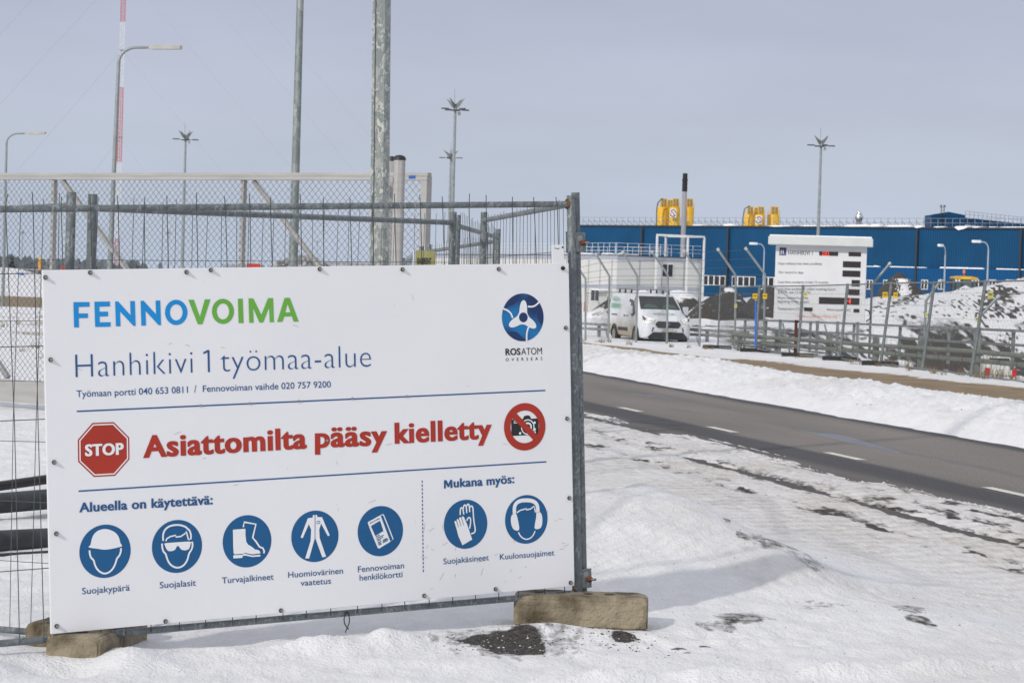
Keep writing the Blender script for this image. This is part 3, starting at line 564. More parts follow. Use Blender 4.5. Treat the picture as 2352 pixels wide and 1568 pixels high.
    sym(picto(zC, 1159, 1491, 785, 1141), boots)
    def overall(mb):
        poly(mb, Q(zC, [(1773, 800), (1739, 806), (1690, 936), (1704, 942), (1746, 846), (1762, 884), (1758, 960), (1721, 1080), (1748, 1080), (1786, 945), (1786, 783), (1773, 784)]), SIGN, .002)
        poly(mb, Q(zC, [(1791, 783), (1803, 783), (1803, 797), (1836, 798), (1889, 922), (1876, 928), (1830, 842), (1817, 882), (1820, 940), (1864, 1068), (1838, 1072), (1791, 943)]), SIGN, .002)
    po = picto(zC, 1628, 1950, 753, 1105); sym(po, overall)
    mb = MB(); stroke(mb, Q(zC, [(1800, 827), (1820, 825), (1820, 841), (1800, 842)]), .003, SIGN, .003, True); mb.build('pocket_mark', BLUEI, po)
    pc = picto(zD, 317, 697, 437, 862)
    sym(pc, lambda mb: poly(mb, smooth_pts(Q(zD, [(399, 585), (402, 573), (415, 566), (520, 508), (531, 507), (538, 516), (614, 708), (615, 718), (606, 727), (500, 793), (490, 796), (482, 790)]), 1, True), SIGN, .002))
    mb = MB(); poly(mb, Q(zD, [(425, 607), (502, 562), (530, 648), (462, 690)]), SIGN, .003); poly(mb, Q(zD, [(508, 522), (526, 514), (608, 722), (588, 733)]), SIGN, .003)
    for x0, y0, x1, y1 in ((466, 696, 500, 682), (470, 709, 534, 683), (474, 722, 528, 700), (478, 733, 510, 720), (482, 748, 512, 734), (486, 758, 512, 746), (490, 768, 514, 756), (524, 726, 560, 708), (526, 736, 570, 713), (524, 748, 568, 726)): stroke(mb, Q(zD, [(x0, y0), (x1, y1)]), .0035, SIGN, .003)
    letters(mb, 'FENNOVOIMA', SIGN, S(*zD(417, 590)), S(*zD(504, 546)), .006, .003, .02); mb.build('card_print', BLUEI, pc)
    def gloves(mb):
        poly(mb, Q(zD, [(1127, 572), (1133, 563), (1143, 566), (1160, 618), (1164, 617), (1146, 556), (1153, 547), (1162, 551), (1181, 610), (1185, 609), (1166, 542), (1173, 532), (1184, 537), (1203, 602), (1207, 600), (1188, 533), (1196, 524), (1207, 530), (1237, 600), (1277, 720), (1195, 768), (1160, 690), (1148, 640)]), SIGN, .002)
        for pts in ([(1176, 514), (1177, 462), (1188, 450), (1199, 462), (1206, 510)], [(1201, 470), (1205, 437), (1217, 428), (1227, 440), (1231, 498)], [(1230, 440), (1240, 421), (1251, 426), (1256, 490)], [(1257, 450), (1268, 437), (1281, 444), (1285, 480), (1289, 560), (1308, 658), (1268, 672)], [(1232, 562), (1240, 540), (1254, 533), (1265, 550), (1262, 590), (1255, 630)]):
            stroke(mb, smooth_pts(Q(zD, pts), 2), .0065, SIGN, .002)
    sym(picto(zD, 1041, 1405, 384, 800), gloves)
    def muffs(mb):
        stroke(mb, smooth_pts(Q(zD, [(1632, 505), (1630, 450), (1645, 415), (1680, 394), (1730, 390), (1780, 394), (1815, 415), (1828, 450), (1828, 495)])), .018, SIGN, .002)
        poly(mb, smooth_pts(Q(zD, [(1622, 505), (1645, 498), (1655, 530), (1668, 590), (1674, 640), (1650, 648), (1622, 635), (1606, 600), (1600, 555), (1605, 520)]), 1, True), SIGN, .002)
        poly(mb, smooth_pts(Q(zD, [(1815, 490), (1840, 485), (1860, 505), (1867, 550), (1864, 600), (1848, 630), (1798, 635), (1805, 580), (1815, 530)]), 1, True), SIGN, .002)
        stroke(mb, Q(zD, [(1652, 495), (1680, 475), (1735, 460), (1730, 472), (1770, 462), (1795, 440), (1803, 465), (1808, 492)]), .006, SIGN, .002)
        stroke(mb, smooth_pts(Q(zD, [(1665, 658), (1680, 690), (1705, 712), (1735, 720), (1765, 710), (1790, 685), (1805, 648)])), .006, SIGN, .002)
    sym(picto(zD, 1555, 1911, 346, 756), muffs)
    # round emblem
    m = bpy.data.materials.new('emblem_blue_print'); m.use_nodes = True; t = m.node_tree; P = t.nodes['Principled BSDF']; P.inputs['Roughness'].default_value = .38
    c = t.nodes.new('ShaderNodeTexCoord'); n = t.nodes.new('ShaderNodeTexNoise'); n.inputs['Scale'].default_value = 9; n.inputs['Detail'].default_value = 0; t.links.new(c.outputs['Object'], n.inputs[0])
    r = t.nodes.new('ShaderNodeValToRGB'); t.links.new(n.outputs[0], r.inputs[0]); r.color_ramp.elements[0].position = .35; r.color_ramp.elements[1].position = .62; r.color_ramp.elements[0].color = (.008, .03, .11, 1); r.color_ramp.elements[1].color = (.004, .16, .40, 1); t.links.new(r.outputs[0], P.inputs['Base Color'])
    cu, cv = S(*zB(1839.5, 320)); R = (S(*zB(2007, 320))[0] - S(*zB(1672, 320))[0]) / 2
    mb = MB(); disc(mb, cu, cv, R, SIGN, .001, 72); eo = mb.build('emblem', m, T)
    NAV = mat('emblem_dark_print', (.008, .03, .115), .38, 0, .1, 8)
    for a0 in (R_(98), R_(-22), R_(-142)):
        dk = MB(); o_ = [(cu + R * .985 * math.cos(a0 + R_(62) * k / 14), cv + R * .985 * math.sin(a0 + R_(62) * k / 14)) for k in range(15)]
        i_ = [(cu + R * (.985 - .30 * math.sin(math.pi * (k / 14) ** .8)) * math.cos(a0 + R_(62) * k / 14), cv + R * (.985 - .30 * math.sin(math.pi * (k / 14) ** .8)) * math.sin(a0 + R_(62) * k / 14)) for k in range(15)]
        dk.add([SIGN.pt(*p, .0015) for p in o_ + i_], [(k, k + 1, 16 + k, 15 + k)[::-1] for k in range(14)]); dk.build('emblem_shade', NAV, eo)
    wh = MB(); P_ = []
    for k in range(90):
        th = 2 * math.pi * k / 90; th2 = th - R_(86) + .22 * math.sin(3 * (th - R_(86))); rr = R * (.51 + .235 * math.cos(3 * th2))
        P_.append((cu + rr * math.cos(th), cv - .02 * R + rr * math.sin(th)))
    poly(wh, P_, SIGN, .002)
    for pts in ([(1878, 233), (1915, 236), (1945, 222), (1972, 194)], [(1757, 326), (1745, 290), (1718, 264), (1680, 250)], [(1886, 396), (1874, 425), (1868, 465), (1870, 518)]): stroke(wh, smooth_pts(Q(zB, pts)), .008, SIGN, .002)
    wh.build('emblem_symbol', WHT, eo)
    mb = MB(); disc(mb, *S(*zB(1842, 320)), R * .205, SIGN, .003, 32); mb.build('emblem_dot', NAV, eo)
    mb = MB(); letters(mb, 'ROS', SIGN, S(*zB(1700, 624)), S(*zB(1820, 620)), .0305, .0015, .015, 1.05, None, .025); mb.build('lettering', BLKI, T); mb = MB(); letters(mb, 'ATOM', SIGN, S(*zB(1827, 620)), S(*zB(1993, 615)), .0305, .0015, -.002); mb.build('lettering', BLKI, T); mb = MB(); letters(mb, 'OVERSEAS', SIGN, S(*zB(1702, 671)), S(*zB(1995, 661)), .0138, .0015, .003, 2.2); mb.build('lettering', BLKI, T)
    # bolts with washers
    WASH = mat('washer_rubber', (.05, .05, .045), .7); first = None
    BOLT = mat('bolt_steel', (.32, .32, .29), .4, .6, .2, 30)
    V = [(104, 637), (207, 626), (428, 625), (484, 620), (734, 618), (924, 619), (1145, 618), (1292, 616), (116, 826), (124, 1061), (129, 1225), (130, 1437), (380, 1426), (645, 1401), (974, 1367), (1138, 1352), (1310, 1337), (1307, 1143), (1302, 961), (1299, 753)]
    for i, (x, y) in enumerate(V):
        u, v = S(x, y); k = .0095
        fr = Frame(SIGN.pt(u, v), SIGN.u, SIGN.v, SIGN.n)
        ring = lambda r, n_: [(r * math.cos(2 * math.pi * q / n_), r * math.sin(2 * math.pi * q / n_)) for q in range(n_)]
        mb = MB(); mb.prism(ring(k, 20), fr, .0003, .006); w = mb.build('bolt', WASH, T)
        mb = MB(); mb.prism(ring(.0068, 6), fr, .006, .015); mb.prism(ring(.0035, 10), fr, .015, .019); mb.build('bolt_head', BOLT if i != 7 else BLKI, w)
    for x, y in ((460, 931), (573, 926), (686, 921), (809, 915), (934, 910), (750.5, 1011)):
        u, v = S(x, y); fr = Frame(SIGN.pt(u, v), SIGN.u, SIGN.v, SIGN.n); mb = MB(); mb.prism([(.0055 * math.cos(q), .0055 * math.sin(q)) for q in np.linspace(0, 2 * math.pi, 13)[:-1]], fr, .0003, .005); mb.build('rivet', BOLT, T)
    sc = MB(); rr = random.Random(3)
    for i in range(46):
        u = rr.uniform(1.7, 2.45) if i < 24 else rr.uniform(.1, 2.4); v = rr.uniform(.04, .35) if i < 24 else rr.uniform(.05, 1.45); a = rr.uniform(-.5, .5) + (0 if rr.random() < .6 else 1.4); l = rr.uniform(.006, .04)
        stroke(sc, [(u, v), (u + l * math.cos(a), v + l * math.sin(a))], .0016, SIGN, .0008)
    sc.build('scratches', mat('scratch_grey', (.38, .36, .32), .7), T)
site_sign()

# ------------------------------------------------------------------ site fence panels round the sign
def wires(mb, fr, w, h0, h1, pitch, c, r, hs, spike=.05, jit=.012, rnd=None, n=4, wmin=0.):
    rnd = rnd or random.Random(1); k = wmin + pitch / 2
    while k < w:
        a, b_ = rnd.gauss(0, jit), rnd.gauss(0, jit)
        pts = [fr.pt(k + a * .4, h0 - .005, c), fr.pt(k + (a + b_) / 2, (h0 + h1) / 2, c + rnd.gauss(0, .004)), fr.pt(k + b_ * .5, h1, c), fr.pt(k + b_ * .5 + rnd.gauss(0, .004), h1 + spike * rnd.uniform(.75, 1.2), c)]
        mb.tube(pts, r, n); k += pitch
    for h in hs: mb.tube([fr.pt(wmin + .01, h, c - 2 * r), fr.pt((w + wmin) / 2, h + rnd.gauss(0, .003), c - 2 * r), fr.pt(w - .01, h, c - 2 * r)], r, n)
def clamp_mesh(p, fr):
    mb = MB(); mb.obox(p, fr.u, fr.v, fr.n, (-.03, .045), (-.05, .05), (-.028, -.022)); mb.obox(p, fr.u, fr.v, fr.n, (-.03, .045), (-.045, .045), (.022, .028)); return mb
def main_panel():
    c = -.045; uv = lambda x, y: SIGN.uv(x, y, c)
    uR = uv(1321, 900)[0] - .004; uL = uR - 3.45; vt0 = uv(0, 480.5)[1]; vt1 = uv(1290, 469)[1]; u0 = uv(0, 480)[0]; u1 = uv(1290, 469)[0]
    vt = lambda u: vt0 + (vt1 - vt0) * (u - u0) / (u1 - u0)
    b0 = uv(0, 1477); b1 = uv(1300, 1363); vb = lambda u: b0[1] + (b1[1] - b0[1]) * (u - b0[0]) / (b1[0] - b0[0])
    T = thing('fence_panel', 'nearest galvanised fence panel, in front, carrying the big white sign', 'fence panel', SIGN.pt(uR, vb(uR) - .03, c), 'temporary fence panels round the sign')
    top = uv(1306, 449)[1]
    for u in (uR, uL):
        mb = MB(); mb.tube([SIGN.pt(u, vb(u) - .09, c), SIGN.pt(u, vt(u) + (top - vt(uR)), c)], .0205, 16); mb.build('post', STEEL, T, True)
    mb = MB(); mb.tube([SIGN.pt(uL, vt(uL), c), SIGN.pt(uR, vt(uR), c)], .0148, 12); mb.build('rail', STEEL, T, True)
    mb = MB(); mb.tube([SIGN.pt(uL, vb(uL), c), SIGN.pt(uR, vb(uR), c)], .0148, 12); mb.build('rail', STEEL, T, True)
    mb = MB(); wires(mb, SIGN, uR - .03, vb(1) , vt(1), .118, c + .018, .0021, [uv(20, y)[1] for y in (629, 795, 965, 1130, 1310)], .05, .016, random.Random(5), 5, uL); mb.build('wire_mesh', WIRE, T, True)
    rr = random.Random(2)
    for vv in (vt(uR), vb(uR)):
        ps = []; mb = MB()
        for k in range(12):
            a = 2 * math.pi * k / 12; ps.append(SIGN.pt(uR - .022 + .003 * rr.random(), vv + .021 * math.sin(a) * rr.uniform(.85, 1.3), c + .0165 * math.cos(a)))
        mb.tube(ps + ps[:1], .0045, 6); mb.build('rusty_weld', mat('rust_weld', (.17, .07, .018), .9, 0, .6, 60, .5), T, True)
    return uR, uL, vb, vt, c
UR, UL, VB, VT, CM = main_panel()

def panel(label, bl, br, tl, tr, seed, spike=.06, jit=.012, pitch=.118, rail_t=.9, group='temporary fence panels round the sign', r=.0019, name='fence_panel', pr=.0205, lo=.1, up=.06):
    """panel between two posts given by their feet and heads"""
    bl, br, tl, tr = map(Vector, (bl, br, tl, tr)); T = thing(name, label, 'fence panel', (bl + br) / 2, group); rnd = random.Random(seed)
    for a, b_ in ((bl, tl), (br, tr)): mb = MB(); mb.tube([a, b_], pr, 12); mb.build('post', STEEL, T, True)
    hl, hr = (tl - bl).normalized(), (tr - br).normalized(); A, B = tl - hl * up, tr - hr * up; C, D = bl + hl * lo, br + hr * lo
    for p, q in ((A, B), (C, D)): mb = MB(); mb.tube([p, q], pr * .72, 10); mb.build('rail', STEEL, T, True)
    mb = MB(); w = (B - A).length; n = int(w / pitch)
    side = (B - A).cross(hl).normalized() * -.018
    for k in range(1, n + 1):
        f = (k - .5) / n; p, q = C.lerp(D, f) + side, A.lerp(B, f) + side; e = (q - p).normalized(); al = (B - A).normalized()
        j1, j2 = al * rnd.gauss(0, jit), al * rnd.gauss(0, jit)
        mb.tube([p + j1 * .4, (p + q) / 2 + (j1 + j2) / 2, q + j2 * .5, q + j2 * .5 + e * spike * rnd.uniform(.7, 1.2)], r, 4)
    for k in range(1, 7):
        f = k / 7 + .02; mb.tube([C.lerp(A, f) + side * 1.2, D.lerp(B, f) + side * 1.2], r, 4)
    mb.build('wire_mesh', WIRE, T, True); return T
def up_to(b, x, y):      # head of a post standing on b, seen at photo height y (kept near b's distance)
    return px(x, y, b.y)
def foot_z(x, yline, Y, dz=0.): p = px(x, yline, Y); return p
def post_pair(xt, yt, Y, length=1.98, lean=0.0):
    t = px(xt, yt, Y); d = Vector((lean, 0, -1)).normalized(); return t + d * length, t
# the panel leading back from the right hand post
pR = SIGN.pt(UR + .045, VB(UR) - .05, CM - .03); tR = SIGN.pt(UR + .042, VT(UR) + .055, CM - .03)
bB, tB = post_pair(1112, 487, 13.6)
panel('galvanised fence panel running back from the right post of the big sign', bB, pR, tB, tR, 11, .03, .02, .118, up=.05)
bC, tC = post_pair(213, 446, 9.75); bD, tD = post_pair(1041, 487, 12.75)
panel('galvanised fence panel directly behind the sign, its rail sloping down to the right', bC, bD, tC, tD, 12, .05, .03)
bE, tE = post_pair(164, 441, 9.6); bF, tF = post_pair(-420, 470, 10.4)
panel('galvanised fence panel at the left edge, ending at the left of two close posts', bF, bE, tF, tE, 13, .05, .03)
bG, tG = post_pair(1051, 494, 12.85); bH, tH = post_pair(1144, 526, 16.1)
panel('galvanised fence panel running steeply back behind the sign, ending near the spangled post', bG, bH, tG, tH, 14, .08, .02)
bI, tI = post_pair(1139, 535, 16.3); bJ, tJ = post_pair(986, 561, 19.2)
panel('farther fence panel with its rail rising to the right above the yellow hire sign', bJ, bI, tJ, tI, 15, .06, .015)
bK, tK = post_pair(968, 566, 19.3); bL, tL = post_pair(925, 592, 22.3)
panel('farthest fence panel beside the round gate pillars', bL, bK, tL, tK, 16, .06, .015)
# clamps
for i, (y, lb) in enumerate(((556, 'upper steel clamp with rusty nut joining the two right hand posts'), (1328, 'lower steel clamp with rusty nut joining the two right hand posts'))):
    u, v = SIGN.uv(1326, y, CM); o = SIGN.pt(UR + .021, v, CM - .012)
    T = thing('post_clamp', lb, 'clamp', o, 'post clamps'); clamp_mesh(o, SIGN).build('bracket', STEEL, T, bevel=.002)
    mb = MB(); q = SIGN.pt(UR + .042, v - .004, CM + .018); mb.tube([q, q + (SIGN.n + SIGN.u * .55) .normalized()* .022], .0125, 6); mb.build('nut', RUST, T)
    mb = MB(); d = (SIGN.n + SIGN.u * .55).normalized(); mb.tube([q, q + d * .045], .006, 8); mb.build('bolt', STEEL, T, True)
# concrete feet
def concrete_foot(label, o, ang, L=.62, Wd=.235, H=.145, tiltz=0.):
    T = thing('concrete_foot', label, 'fence foot', o, 'concrete fence feet')
    bm = bmesh.new(); prof = [(-Wd / 2, 0), (-Wd * .20, 0), (-Wd * .16, H * .34), (Wd * .16, H * .34), (Wd * .20, 0), (Wd / 2, 0), (Wd / 2, H * .86), (Wd * .43, H), (-Wd * .43, H), (-Wd / 2, H * .86)]
    nS = 26; ring = []; rnd = random.Random(hash(label) & 7)
    for i in range(nS):
        x = -L / 2 + L * i / (nS - 1); s = 1 - .10 * max(0, (abs(x) - L / 2 + .035) / .035) ** 2
        ring.append([bm.verts.new((x, y * s + rnd.gauss(0, .0011), (z if z < .01 else z * (1 - (1 - s) * .7)) + rnd.gauss(0, .0011))) for y, z in prof])
    n = len(prof)
    for i in range(nS - 1):
        for k in range(n): bm.faces.new((ring[i][k], ring[i][(k + 1) % n], ring[i + 1][(k + 1) % n], ring[i + 1][k]))
    bm.faces.new(ring[0][::-1]); bm.faces.new(ring[-1]); bmesh.ops.recalc_face_normals(bm, faces=bm.faces)
    es = [e for e in bm.edges if len(e.link_faces) == 2 and e.calc_face_angle(0) > .6]
    bmesh.ops.bevel(bm, geom=es, offset=.008, segments=2, affect='EDGES')
    me = bpy.data.meshes.new('block'); bm.to_mesh(me); bm.free(); me.materials.append(CONC)
    ob = bpy.data.objects.new('block', me); SC.collection.objects.link(ob); ob.parent = T
    T.rotation_euler = (tiltz, 0, ang)
    hm = MB()
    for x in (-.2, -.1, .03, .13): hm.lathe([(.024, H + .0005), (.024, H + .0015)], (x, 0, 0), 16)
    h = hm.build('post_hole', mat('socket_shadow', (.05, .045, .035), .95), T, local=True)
    return T
p = px(1340, 1392, 10.50); concrete_foot('brown concrete block foot under the right end of the big sign', (p.x - .01, p.y, p.z - .085), R_(-3))
p = px(200, 1475, 9.35); concrete_foot('brown concrete block foot half under snow below the left end of the sign', (p.x, p.y + .25, p.z - .125), R_(81), .62, .25, .16)
p = px(112, 1440, 9.75); concrete_foot('brown concrete block foot behind the left edge of the sign', (p.x + .12, p.y, p.z - .12), R_(70), .5, .22, .17)
# cable tie under the sign
mb = MB(); P_ = [(797, 1402), (802, 1412), (803, 1428), (797, 1442), (793, 1452)]; Q_ = [(796, 1404), (789, 1420), (793, 1436), (801, 1444)]
for pts in (P_, Q_): mb.tube([SIGN.pt(*SIGN.uv(x, y, CM + .02), CM + .02) for x, y in smooth_pts(pts)], .0026, 6)
tag(mb.build('cable_tie', BLACKP, None, True), 'black plastic cable tie looped round the bottom rail below the sign', 'cable tie')
# white plate beside the post
u0, v0 = SIGN.uv(1268, 603, CM + .035); u1, v1 = SIGN.uv(1294, 562, CM + .035)
T = thing('blank_plate', 'small white plate fixed to the mesh above the right end of the sign', 'plate', SIGN.pt(u0, v0, CM + .035))
mb = MB(); mb.obox(SIGN.pt(0, 0, CM + .035), SIGN.u, SIGN.v, SIGN.n, (u0, u1), (v0 - .01, v1), (-.003, .003)); mb.build('plate', WHITEP, T)
mb = MB(); mb.tube([SIGN.pt(u1 - .007, v1 - .012, CM + .037), SIGN.pt(u1 - .007, v1 - .012, CM + .043)], .004, 8); mb.tube([SIGN.pt(u0 + .012, v1 - .015, CM + .0385), SIGN.pt((u0 + u1) / 2, v1 - .02, CM + .0385), SIGN.pt(u1 - .025, v1 - .015, CM + .0385)], .0015, 5); mb.build('screw', BLACKP, T)
# yellow hire-company plate
_u = (bD - bC); _u.z = 0; _u.normalize(); fr = Frame(bC - Vector((_u.y, -_u.x, 0)) * .045, _u, Vector((0, 0, 1)), Vector((_u.y, -_u.x, 0)))
a = fr.uv(954, 606); b_ = fr.uv(1001, 577)
T = thing('hire_sign', 'yellow plate with dark lettering showing above the top edge of the sign', 'sign', fr.pt(a[0], a[1]))
mb = MB(); mb.prism([(a[0], a[1] - .12), (b_[0], a[1] - .12), (b_[0], b_[1]), (a[0], b_[1])], fr, -.004, 0); mb.build('plate', PALEY, T)
mb = MB(); letters(mb, 'RAMIRENT', fr, fr.uv(958, 607), fr.uv(990, 607), .036, .002, .02); mb.build('lettering', mat('sign_navy', (.02, .03, .06), .5), T)
mb = MB(); mb.prism([(a[0] - .02, a[1] - .12), (a[0] - .001, a[1] - .12), (a[0] - .001, b_[1]), (a[0] - .02, b_[1])], fr, -.006, .002); mb.build('edge_strip', WHITEP, T)
# red plates behind the fence
for x0, x1, y, lb in ((141, 161, 611, 'red plate peeping above the sign by the two close posts'), (567, 598, 605, 'red plate peeping above the sign under the diagonal gate brace')):
    p, q = px(x0, y, 24.), px(x1, y, 24.); T = thing('red_plate', lb, 'sign', ((p + q) / 2), 'red warning plates on the gate')
    mb = MB(); mb.box(p.x, q.x, p.y, p.y + .01, p.z - .4, p.z); mb.build('plate', RED, T)
    mb = MB(); mb.tube([((p.x + q.x) / 2, p.y + .035, -.05), ((p.x + q.x) / 2, p.y + .035, p.z - .02)], .022, 8); mb.build('post', LAMPST, T, True)
    mb = MB(); mb.box(p.x + .03, q.x - .03, p.y - .004, p.y - .001, p.z - .30, p.z - .14); mb.build('white_panel', WHITEP, T)
# black pipes lying behind the fence
def lying(name, label, cat, pts, r, m, bands=(), grp=None):
    P_ = [Vector(p) for p in pts]; T = thing(name, label, cat, P_[0], grp); mb = MB(); mb.tube(P_, r, 20); mb.build('pipe', m, T, True)
    for i, k in enumerate(bands):
        c = P_[0].lerp(P_[-1], k); d = (P_[-1] - P_[0]).normalized(); mb = MB(); mb.tube([c - d * .02, c + d * .02], r * 1.07, 20); mb.build('pipe_band', BLACKP, T, True)
a, b_ = px(-300, 1258, 13.4), px(1100, 1190, 17.4); lying('black_pipe', 'thick dusty black plastic pipe lying in the snow, nearer of two', 'pipe', [a, b_], .072, PIPEM, (.27,), 'black pipes behind the fence')
a, b_ = px(-300, 1180, 14.9), px(1100, 1063, 19.6); lying('black_pipe', 'thick dusty black plastic pipe lying in the snow, farther of two', 'pipe', [a, b_], .072, PIPEM, (.6,), 'black pipes behind the fence')
a, b_ = px(-300, 1158, 16.6), px(1100, 960, 21.8); lying('black_tube', 'thinner glossy black tube lying behind the two thick pipes', 'tube', [a, b_], .038, mat('glossy_black', (.012, .010, .010), .3, 0, .3, 5))
a, b_ = px(-300, 1296, 13.2), px(1100, 1212, 17.0); lying('black_cable', 'black cable lying in front of the nearer thick pipe', 'cable', [a, b_], .022, BLACKP)

# ------------------------------------------------------------------ sliding gate and its pillars
def sliding_gate():
    A, B = px(-500, 397, 30.8), px(987, 398, 24.9); u = (B - A); u.z = 0; L = u.length; u.normalize(); n = Vector((u.y, -u.x, 0))
    Lf = px(50, 896, px(50, 403, 28).y); 
    T = thing('sliding_gate', 'long aluminium sliding gate with chain link infill and diagonal braces', 'gate', (A + B) / 2 - Vector((0, 0, 2.8)))
    fr = Frame((A.x, A.y, 0), u, (0, 0, 1), n); top = (A.z + B.z) / 2; bot = top - 2.86
    beam = lambda u0, u1, v0, v1, c0=-.05, c1=.05: MB().prism([(u0, v0), (u1, v0), (u1, v1), (u0, v1)], fr, c0, c1)
    beam(0, L, top - .085, top - .045).build('top_beam', ALU, T, bevel=.004); beam(0, L, top - .044, top, -.04, .04).build('top_rail', ALU, T, bevel=.006)
    beam(0, L - .09, bot, bot + .27).build('bottom_beam', ALU, T, bevel=.006)
    beam(L - .088, L, bot, top - .087).build('end_post', ALU, T, bevel=.006)
    for x in (85 + 40, 560):
        k = fr.uv(x, 440)[0]; beam(k - .022, k + .022, bot + .272, top - .087, -.03, .03).build('upright', ALU, T)
        q0, q1 = fr.pt(k + .14, top - .1, -.006), fr.pt(k + 2.05, top - 1.95, -.006)
        MB().bar(q0, q1, .05, .045, n).build('brace', ALU, T)
    k = fr.uv(-260, 440)[0]; q0, q1 = fr.pt(k - .2, top - .1, -.006), fr.pt(k + 2.3, bot + .3, -.006); MB().bar(q0, q1, .05, .055, n).build('brace', ALU, T)
    mb = MB(); p = .062; v0, v1 = bot + .27, top - .085; H = v1 - v0
    k = -H
    while k < L:
        for sgn in (1, -1):
            a, b_ = (k, k + H); ya, yb = (v0, v1) if sgn > 0 else (v1, v0)
            t0 = max(0, (0 - a) / H); t1 = min(1, (L - .09 - a) / H)
            if t1 > t0: mb.tube([fr.pt(a + H * t0, ya + (yb - ya) * t0, .036 + .003 * sgn), fr.pt(a + H * t1, ya + (yb - ya) * t1, .036 + .003 * sgn)], .0027, 3, False)
        k += p * 1.414
    mb.build('chain_link', mat('mesh_wire', (.085, .10, .11), .5, .4, .2, 5), T)
    a = fr.uv(945, 411); mb = MB(); mb.prism([(a[0], top - .07), (a[0] + .09, top - .07), (a[0] + .09, top - .035), (a[0], top - .035)], fr, .051, .053); mb.build('sticker', mat('blue_sticker', (.02, .10, .38), .4), T)
    for x, y0, r, Yd, lb in ((918, 362, .063, 24.0, 'right one of two round aluminium gate pillars with black caps, the wider one'), (900, 364, .05, 25.6, 'round aluminium gate pillar with black cap half hidden by the spangled post')):
        h = px(x, y0 + 4, Yd); T2 = thing('gate_pillar', lb, 'pillar', (h.x, h.y, tz(h.x, h.y)), 'round gate pillars')
        mb = MB(); n_ = 32; prof = [(r * (1.0 if k % 8 > 1 else .93)) for k in range(n_)]
        vs = [(h.x + prof[k] * math.cos(2 * math.pi * k / n_), h.y + prof[k] * math.sin(2 * math.pi * k / n_), z) for z in (0, h.z) for k in range(n_)]
        mb.add(vs, [(k, (k + 1) % n_, n_ + (k + 1) % n_, n_ + k) for k in range(n_)] + [tuple(range(n_))[::-1], tuple(range(n_, 2 * n_))]); mb.build('pillar_tube', ALU, T2, True)
        MB().lathe([(r * 1.06, -.01), (r * 1.06, .012), (r * .8, .035), (r * .3, .045)], (h.x, h.y, h.z), 24).build('cap', BLACKP, T2, True)
        mb = MB(); mb.box(h.x - .2, h.x - r, h.y - .03, h.y + .03, h.z - .25, h.z - .19); mb.build('guide_bracket', ALU, T2)
sliding_gate()

# ------------------------------------------------------------------ poles and lamp posts
def big_pole():
    b_ = px(866, 1100, 20.); o = Vector((b_.x + .0, b_.y, tz(b_.x, b_.y)))
    T = thing('street_lamp', 'thick faceted pole of spangled galvanised steel rising out of the picture behind the sign', 'street lamp', o)
    mb = MB(); mb.tube([o - Vector((0, 0, .1)), o + Vector((-.2, 0, 11))], [.094, .070], 8); mb.build('pole', POLE, T)
    mb = MB(); q = o + Vector((-.056, -.071, 0)); mb.bar(q, q + Vector((-.178, .016, 10.5)), .006, .012, (0, 1, 0)); mb.build('seam', mat('seam_dark', (.07, .08, .08), .7), T)
    mb = MB(); mb.tube([o + Vector((-.2, 0, 11)), o + Vector((-.1, 0, 11.5)), o + Vector((.5, 0, 11.8)), o + Vector((1.2, 0, 11.85))], .035, 8); mb.build('arm', POLE, T, True)
    mb = MB(); mb.box(o.x + 1.2, o.x + 1.9, o.y - .12, o.y + .12, o.z + 11.8, o.z + 11.89); mb.build('lamp_head', LAMPST, T, bevel=.03)
big_pole()
def lamp_post():     # local: curved pole, straight LED head along +X
    T = thing('street_lamp', 'x y z w', 'street lamp'); H = 8.7
    pts = [(0, 0, 0), (0, 0, 4.5), (0, 0, H - .55)] + [(.55 - .55 * math.cos(a), 0, H - .55 + .5 * math.sin(a)) for a in np.linspace(.2, 1.45, 7)] + [(.95, 0, H - .03)]
    mb = MB(); mb.tube(pts, [.085, .07, .055] + [.045] * 7 + [.038], 12); mb.build('pole', LAMPST, T, True, local=True)
    mb = MB(); mb.add([(.92, -.05, H - .07), (1.05, -.11, H - .08), (1.9, -.11, H - .04), (1.95, -.06, H - .03), (1.95, .06, H - .03), (1.9, .11, H - .04), (1.05, .11, H - .08), (.92, .05, H - .07)] + [(.92, -.04, H + .03), (1.05, -.09, H + .04), (1.9, -.09, H + .08), (1.95, -.05, H + .07), (1.95, .05, H + .07), (1.9, .09, H + .08), (1.05, .09, H + .04), (.92, .04, H + .03)],
        [tuple(range(8)), tuple(range(8, 16))[::-1]] + [(i, 8 + i, 8 + (i + 1) % 8, (i + 1) % 8) for i in range(8)]); mb.build('lamp_head', mat('lamp_head_grey', (.42, .42, .38), .5), T, local=True)
    mb = MB(); mb.lathe([(.12, 0), (.12, .04), (.09, .05)], (0, 0, 0), 12); mb.build('base_plate', LAMPST, T, local=True); return T
L1 = lamp_post()
def place(T, x, yb, Y, top=None, rz=0., H=8.7, label=None, group=None, first=None):
    p = px(x, yb, Y); z0 = p.z
    if top is not None: t = px(top[0], top[1], Y); s = (t.z - z0) / H
    else: s = 1.
    r = T if first else dup(T, (p.x, p.y, z0)); r.location = (p.x, p.y, z0); r.scale = (s, s, s); r.rotation_euler = (0, 0, rz); ORG[r.name] = Vector(p); r['label'] = label
    if group: r['group'] = group
    return r
g_ = 'curved street lamps'
place(L1, 246.5, 745, 70, (281, 104), 0, label='tall curved street lamp with a long flat head before the banded mast', group=g_, first=True)
place(L1, 6, 705, 97, (20, 304), 0, label='curved street lamp at the left edge, its flat head pointing right', group=g_)
